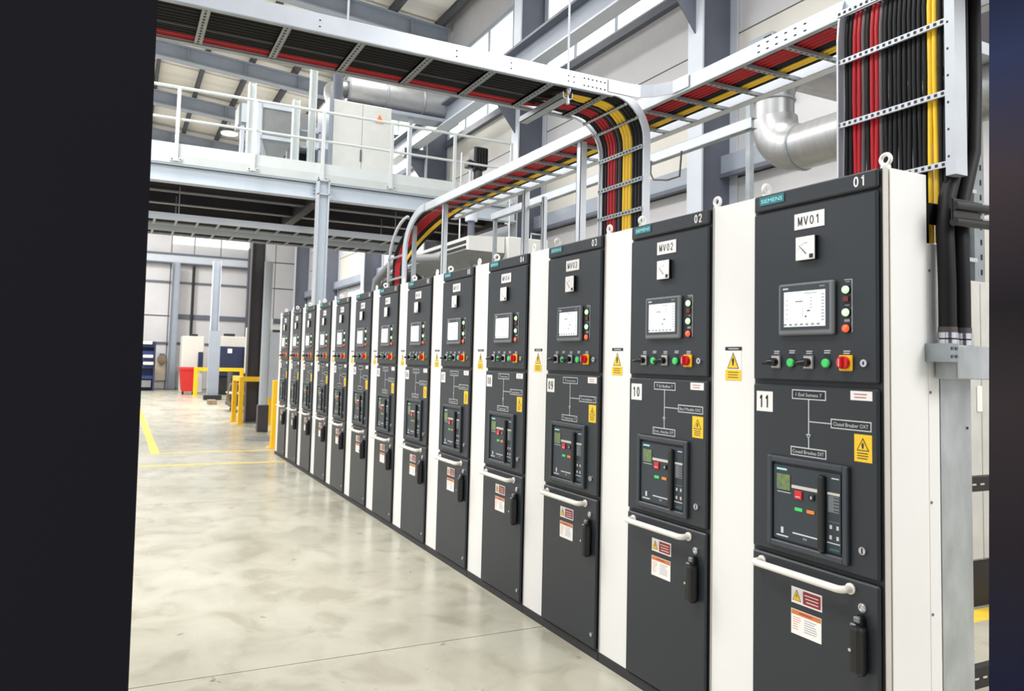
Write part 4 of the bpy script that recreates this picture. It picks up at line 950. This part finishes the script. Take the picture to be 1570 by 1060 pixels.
for x in (0.275, 0.358):
    l = 'left' if x < 0.3 else 'right'
    p = [(x, -0.05, 1.70), (x, -0.05, 1.9), (x + 0.0, -0.045, 2.1), (x + (0.0 if l == 'left' else -0.03), -0.04, 2.25), (x + (0.01 if l == 'left' else -0.05), -0.02 + 0.0, 2.7 if l == 'right' else 2.5), (x + 0.01, 0.0, 2.75)]
    if l == 'right': p = p[:4]
    else: p = p[:4]
    p = p[:3] + [(p[0][0] + 0.03, -0.035, 2.22), (p[0][0] + 0.14, -0.01, 2.42), (p[0][0] + 0.17, 0.0, 2.7), (p[0][0] + 0.17, 0.0, 3.5)]
    o = thing('armoured_cable', '%s thick black cable entering the zinc beam' % l, 'cable', (x, -0.05, 1.68))
    part('sheath', MB('cable_black').tube(p, 0.029, 14), o)
    g = MB('chrome').cyl((x, -0.05, 1.681), (x, -0.05, 1.70), 0.036, 16); g.cyl((x, -0.05, 1.705), (x, -0.05, 1.725), 0.034, 16); g.cyl((x, -0.05, 1.725), (x, -0.05, 1.745), 0.031, 16, 'cable_grey')
    part('cable_gland', g, o, 'silver gland ring')
o = thing('cable_clamp', 'black cable clamp with two tubes near the right edge', 'clamp', (0.3, -0.06, 2.1))
part('clamp_band', MB('black_plastic').bev(0.238, 0.40, -0.098, -0.088, 2.12, 2.2, 0.003).bev(0.238, 0.40, -0.008, -0.001, 2.12, 2.2, 0.003), o)
for z in (2.115, 2.172): part('tube', MB('black_plastic').tube([(0.24, -0.10, z), (0.9, -0.10, z + 0.02)], 0.016, 12), o)
for z in (2.115, 2.172): part('tube_end', MB('chrome').tube([(0.40, -0.10, z + 0.022), (0.9, -0.10, z + 0.042)], 0.004, 6), o)
o = thing('riser_ladder', 'dark rear riser ladder between the near riser and the right edge', 'cable ladder', (3.1, 1.6, 2.25))
part('side_rail', MB('galvanised').box(3.13, 3.25, 1.58, 1.62, 2.25, 3.9), o)
for i in range(14): part('slot', MB('slot_dark').box(3.20, 3.215, 1.576, 1.58, 2.3 + i * 0.11, 2.34 + i * 0.11), o)
part('back_sheet', MB('slot_dark').box(2.85, 3.13, 1.67, 1.68, 2.25, 3.9), o)
for z in (2.4, 2.9, 3.35, 3.75): part('rung', MB('galvanised_bright').box(2.9, 3.13, 1.56, 1.58, z - 0.014, z + 0.014), o)
for i in range(5): single('power_cable', MB('cable_black').tube([(2.93 + i * 0.045, 1.63, 2.25), (2.93 + i * 0.045, 1.63, 3.9)], 0.021, 8), 'black cable in the dark rear riser by the right edge', 'cable', 'black cables in the rear riser')
single('dark_cabinet', MB('column_dark').box(2.9, 4.2, 1.5, 2.1, 3.9, 5.2).box(3.28, 3.36, 1.7, 1.8, 2.25, 3.9).box(4.1, 4.2, 1.7, 1.8, 2.25, 3.9), 'dark steel cabinet raised above the rear riser', 'cabinet')
single('junction_box', MB('tan_box').bev(2.50, 2.63, 1.22, 1.42, 3.77, 3.88, 0.01), 'small tan box at the top right edge', 'box')
single('shelf_rail', MB('galvanised_bright').box(2.42, 4.25, 1.2, 1.46, 3.69, 3.77).box(4.2, 4.25, 1.3, 1.35, 0, 3.69).box(2.85, 3.1, 1.46, 1.58, 3.69, 3.74), 'pale shelf rail under the small tan box', 'shelf')
o = thing('cream_cabinet', 'cream cabinet with dark base behind the end of the row', 'cabinet', (3.4, 1.9, 0))
part('body', MB('cabinet_cream').box(2.85, 4.4, 1.52, 2.2, 0.30, 2.24), o)
part('plinth', MB('label_black').box(2.85, 4.4, 1.50, 2.2, 0.0, 0.30), o)
for x0, x1 in ((2.86, 3.06), (3.07, 3.5), (3.51, 4.39)): part('door', MB('cabinet_cream').bev(x0, x1, 1.505, 1.52, 0.31, 2.23, 0.005), o)
part('handle', MB('label_white').bev(3.0, 3.05, 1.49, 1.505, 1.32, 1.50, 0.005), o)
for z0, z1, l in ((1.045, 1.11, 'upper black slotted rail between the zinc sheet and the right edge'), (0.17, 0.26, 'lower black slotted rail between the zinc sheet and the right edge')):
    o = thing('slotted_rail', l, 'rail', (1.4, 0.4, z0))
    part('channel', MB('label_black').box(0.9, 2.2, 0.4, 0.44, z0, z1), o)
    for x in (1.15, 1.21): part('slot', MB('flange_paint').box(x - 0.015, x + 0.015, 0.397, 0.4, (z0 + z1) / 2 - 0.004, (z0 + z1) / 2 + 0.004), o)
    part('end_post', MB('label_black').box(0.9, 0.94, 0.44, 0.48, 0, z1), o)
    part('end_post', MB('label_black').box(2.16, 2.2, 0.44, 0.48, 0, z1), o)

# ================================================================== FAR FLOOR THINGS
def barrier(name_label, pts, h, r=0.05, yaw=None):
    o = thing('safety_barrier', name_label, 'barrier', (sum(p[0] for p in pts) / len(pts), sum(p[1] for p in pts) / len(pts), 0))
    for p in pts:
        part('post', MB('safety_yellow').bev(p[0] - r, p[0] + r, p[1] - r, p[1] + r, 0.0, h, 0.01), o)
        part('foot_plate', MB('safety_yellow').box(p[0] - r - 0.05, p[0] + r + 0.05, p[1] - r - 0.05, p[1] + r + 0.05, 0, 0.015), o)
    for a, b in zip(pts, pts[1:]):
        d = (Vector(b) - Vector(a)).normalized() * r; q = Vector((-d.y, d.x))
        A = Vector(a) + d; B = Vector(b) - d
        vs = [(A.x + q.x, A.y + q.y, h - 2 * r), (B.x + q.x, B.y + q.y, h - 2 * r), (B.x - q.x, B.y - q.y, h - 2 * r), (A.x - q.x, A.y - q.y, h - 2 * r)]
        vs += [(v[0], v[1], h) for v in vs]
        part('top_rail', MB('safety_yellow').add(vs, [(0, 3, 2, 1), (4, 5, 6, 7), (0, 1, 5, 4), (1, 2, 6, 5), (2, 3, 7, 6), (3, 0, 4, 7)]), o)
    return o
barrier('yellow safety barrier nearest the cabinet row, partly hidden by it', [(0.13, 11.85), (0.9, 12.3)], 1.17, 0.055)
barrier('yellow safety barrier around the dark brown column', [(0.20, 17.5), (0.24, 16.7), (0.88, 16.7)], 1.1, 0.055)
barrier('far yellow safety barrier before the blue machine', [(0.36, 29.6), (2.05, 29.6)], 1.1, 0.07)
o = thing('pipe_post', 'grey pipe post with dark foot between two yellow barriers', 'post', (0.35, 14.2, 0))
part('pipe', MB('steel_light').cyl((0.42, 14.8, 0.55), (0.42, 14.8, 3.6), 0.09, 14), o); part('foot', MB('column_dark').bev(0.31, 0.53, 14.7, 14.9, 0, 0.56, 0.01), o)
part('side_plate', MB('steel_light').box(0.5, 0.7, 14.75, 14.79, 0.7, 2.1), o)
single('shadow_disc', MB('unit_grey').cyl((0.2, 13.3, 0.0), (0.2, 13.3, 0.012), 0.34, 24), 'flat grey disc laid as a round shadow before the pipe post', 'shadow')  # disc standing in for the round shadow on the floor
o = thing('tool_rack', 'tall blue tool rack with bins by the far left edge', 'rack', (-1.6, 34, 0))
part('back_panel', MB('blue_steel').box(-2.4, -0.95, 34.2, 34.3, 0.0, 2.1), o)
for i, z in enumerate((0.5, 0.95, 1.25, 1.55, 1.85)): part('shelf', MB('blue_steel').box(-2.4, -0.95, 33.7, 34.2, z, z + 0.14), o)
part('side_frame', MB('navy_steel').box(-1.0, -0.93, 33.6, 34.3, 0, 2.1), o)
part('drawer', MB('unit_grey').box(-2.3, -1.05, 33.75, 34.1, 0.15, 0.45), o)
for x, z, l in ((-1.28, 1.97, 'white bin at the top of the blue rack'), (-1.22, 1.40, 'white bin in the middle of the blue rack'), (-1.2, 1.1, 'white bin low in the blue rack')):
    single('storage_bin', MB('label_white').bev(x - 0.2, x + 0.2, 33.45, 33.69, z, z + 0.13, 0.02), l, 'bin')
o = thing('hose_reel', 'brown wall fitting with hose right of the blue rack', 'hose', (-0.6, 35.1, 0))
part('reel', MB('pallet_wood').cyl((-0.62, 35.0, 1.35), (-0.62, 35.2, 1.35), 0.18, 14), o); part('panel', MB('card').box(-0.85, -0.42, 35.25, 35.35, 0.4, 1.3), o); part('bracket', MB('steel_dark').box(-0.7, -0.5, 35.2, 35.38, 1.2, 1.6), o)
o = thing('waste_bin', 'red wheeled waste bin before the far wall', 'bin', (0.2, 31.0, 0))
part('bin_body', MB('bin_red').add([(-0.05, 30.6, 0.12), (0.42, 30.6, 0.12), (0.42, 31.2, 0.12), (-0.05, 31.2, 0.12), (-0.13, 30.5, 0.95), (0.5, 30.5, 0.95), (0.5, 31.3, 0.95), (-0.13, 31.3, 0.95)], [(0, 1, 5, 4), (1, 2, 6, 5), (2, 3, 7, 6), (3, 0, 4, 7), (0, 1, 2, 3), (4, 5, 6, 7)]), o)
part('lid', MB('bin_red').bev(-0.15, 0.52, 30.48, 31.32, 0.95, 1.08, 0.03), o)
for x in (0.0, 0.37): part('wheel', MB('black_plastic').cyl((x - 0.03, 30.7, 0.1), (x + 0.03, 30.7, 0.1), 0.1, 12), o)
o = thing('machine_tool', 'white machine cabinet left of the grey far column', 'machine', (0.3, 32.5, 0))
part('body', MB('cladding_warm').bev(0.0, 0.85, 32, 33.2, 0, 2.35, 0.03), o); part('top_lamp', MB('slot_dark').box(0.3, 0.6, 32.3, 32.5, 2.35, 2.45), o); part('control_panel', MB('navy_steel').bev(0.62, 0.8, 31.8, 32.0, 1.0, 1.7, 0.02), o)
o = thing('machine_tool', 'white machine housing above and behind the blue machine', 'machine', (1.9, 32.5, 0))
part('body', MB('cladding_warm').bev(1.25, 2.5, 32, 33.4, 0, 2.4, 0.03), o); part('vent', MB('slot_dark').box(1.7, 2.1, 32.4, 32.9, 2.4, 2.52), o)
o = thing('machine_tool', 'blue machine behind the far yellow barrier', 'machine', (1.6, 31, 0))
part('body', MB('navy_steel').bev(1.12, 2.25, 30.4, 31.4, 0.75, 1.95, 0.03), o); part('door', MB('navy_steel').bev(1.2, 2.15, 30.36, 30.4, 0.95, 1.88, 0.01), o)
part('label', MB('label_white').box(1.58, 1.75, 30.34, 30.36, 1.68, 1.86), o); part('label', MB('label_white').box(1.58, 1.70, 30.34, 30.36, 0.98, 1.06), o); part('base', MB('slot_dark').box(1.15, 2.2, 30.5, 31.3, 0, 0.75), o)
o = thing('machine_tool', 'white machine with pink notice left of the dark brown column', 'machine', (2.2, 29.2, 0))
part('body', MB('cladding_warm').bev(2.1, 2.75, 28.6, 29.4, 0.9, 2.7, 0.02), o); part('notice', MB('pink_tag').box(2.15, 2.4, 28.58, 28.6, 1.6, 2.1), o); part('base', MB('slot_dark').box(2.1, 2.75, 28.7, 29.4, 0, 0.9), o)
o = thing('hand_truck', 'low loading cart with upright handle beside the far barrier', 'cart', (0.6, 20.8, 0))
part('platform', MB('column_dark').box(0.5, 1.7, 20.6, 21.6, 0.16, 0.24), o); part('load', MB('slot_dark').bev(0.75, 1.6, 20.8, 21.5, 0.24, 0.55, 0.02), o)
part('frame', MB('pallet_wood').tube([(0.52, 20.6, 0.2), (0.42, 20.6, 0.45), (0.5, 20.6, 0.78), (1.6, 20.6, 0.80)], 0.03, 8), o)
part('shelf', MB('flange_paint').box(0.5, 1.7, 20.6, 21.6, 0.50, 0.53), o)
for x in (0.6, 1.5): part('wheel', MB('black_plastic').cyl((x, 20.6, 0.09), (x, 20.68, 0.09), 0.09, 12), o)
o = thing('storage_rack', 'black shelf rack below the blue machine', 'rack', (1.5, 26.5, 0))
for x in (1.15, 2.3): part('upright', MB('column_dark').box(x - 0.04, x + 0.04, 25.5, 26.3, 0, 1.0), o)
for z in (0.1, 0.75): part('shelf', MB('bezel_grey').box(1.15, 2.3, 25.5, 26.3, z, z + 0.06), o)
part('crate', MB('slot_dark').box(1.2, 2.25, 25.6, 26.2, 0.16, 0.65), o)
single('floor_crate', MB('pallet_wood').bev(0.3, 0.55, 24.0, 24.6, 0, 0.14, 0.01), 'small wooden block on the floor before the far grey column', 'block')
o = thing('wall_gear', 'white and dark wall cupboard seen right of the pipe post', 'cupboard', (1.0, 19, 0))
part('body', MB('cladding_warm').box(1.08, 1.3, 19, 20, 0.3, 2.6), o); part('dark_door', MB('column_dark').box(1.3, 2.2, 19, 20, 0.3, 2.3), o); part('top_rail', MB('rail_white').box(1.05, 2.2, 18.95, 19.0, 2.3, 2.4), o); part('shelf', MB('bin_red').box(1.3, 2.2, 18.9, 19, 1.0, 1.06), o); part('plinth', MB('column_dark').box(1.08, 2.2, 19, 20, 0, 0.3), o)
# high bay lamp in view
o = thing('high_bay_lamp', 'round glowing lamp seen through the guard rail at the upper left', 'lamp', (1.2, 30, 10.1))
part('housing', MB('unit_grey').tube([(1.2, 30, 10.55), (1.2, 30, 10.72), (1.2, 30, 10.85)], [0.32, 0.22, 0.08], 18), o); part('lens', MB('daylight_pane').cyl((1.2, 30, 10.5), (1.2, 30, 10.55), 0.33, 20), o)
part('hanger_rod', MB('galvanised').cyl((1.2, 30, 10.85), (1.2, 30, rz(1.2) + 0.37), 0.012, 6), o)
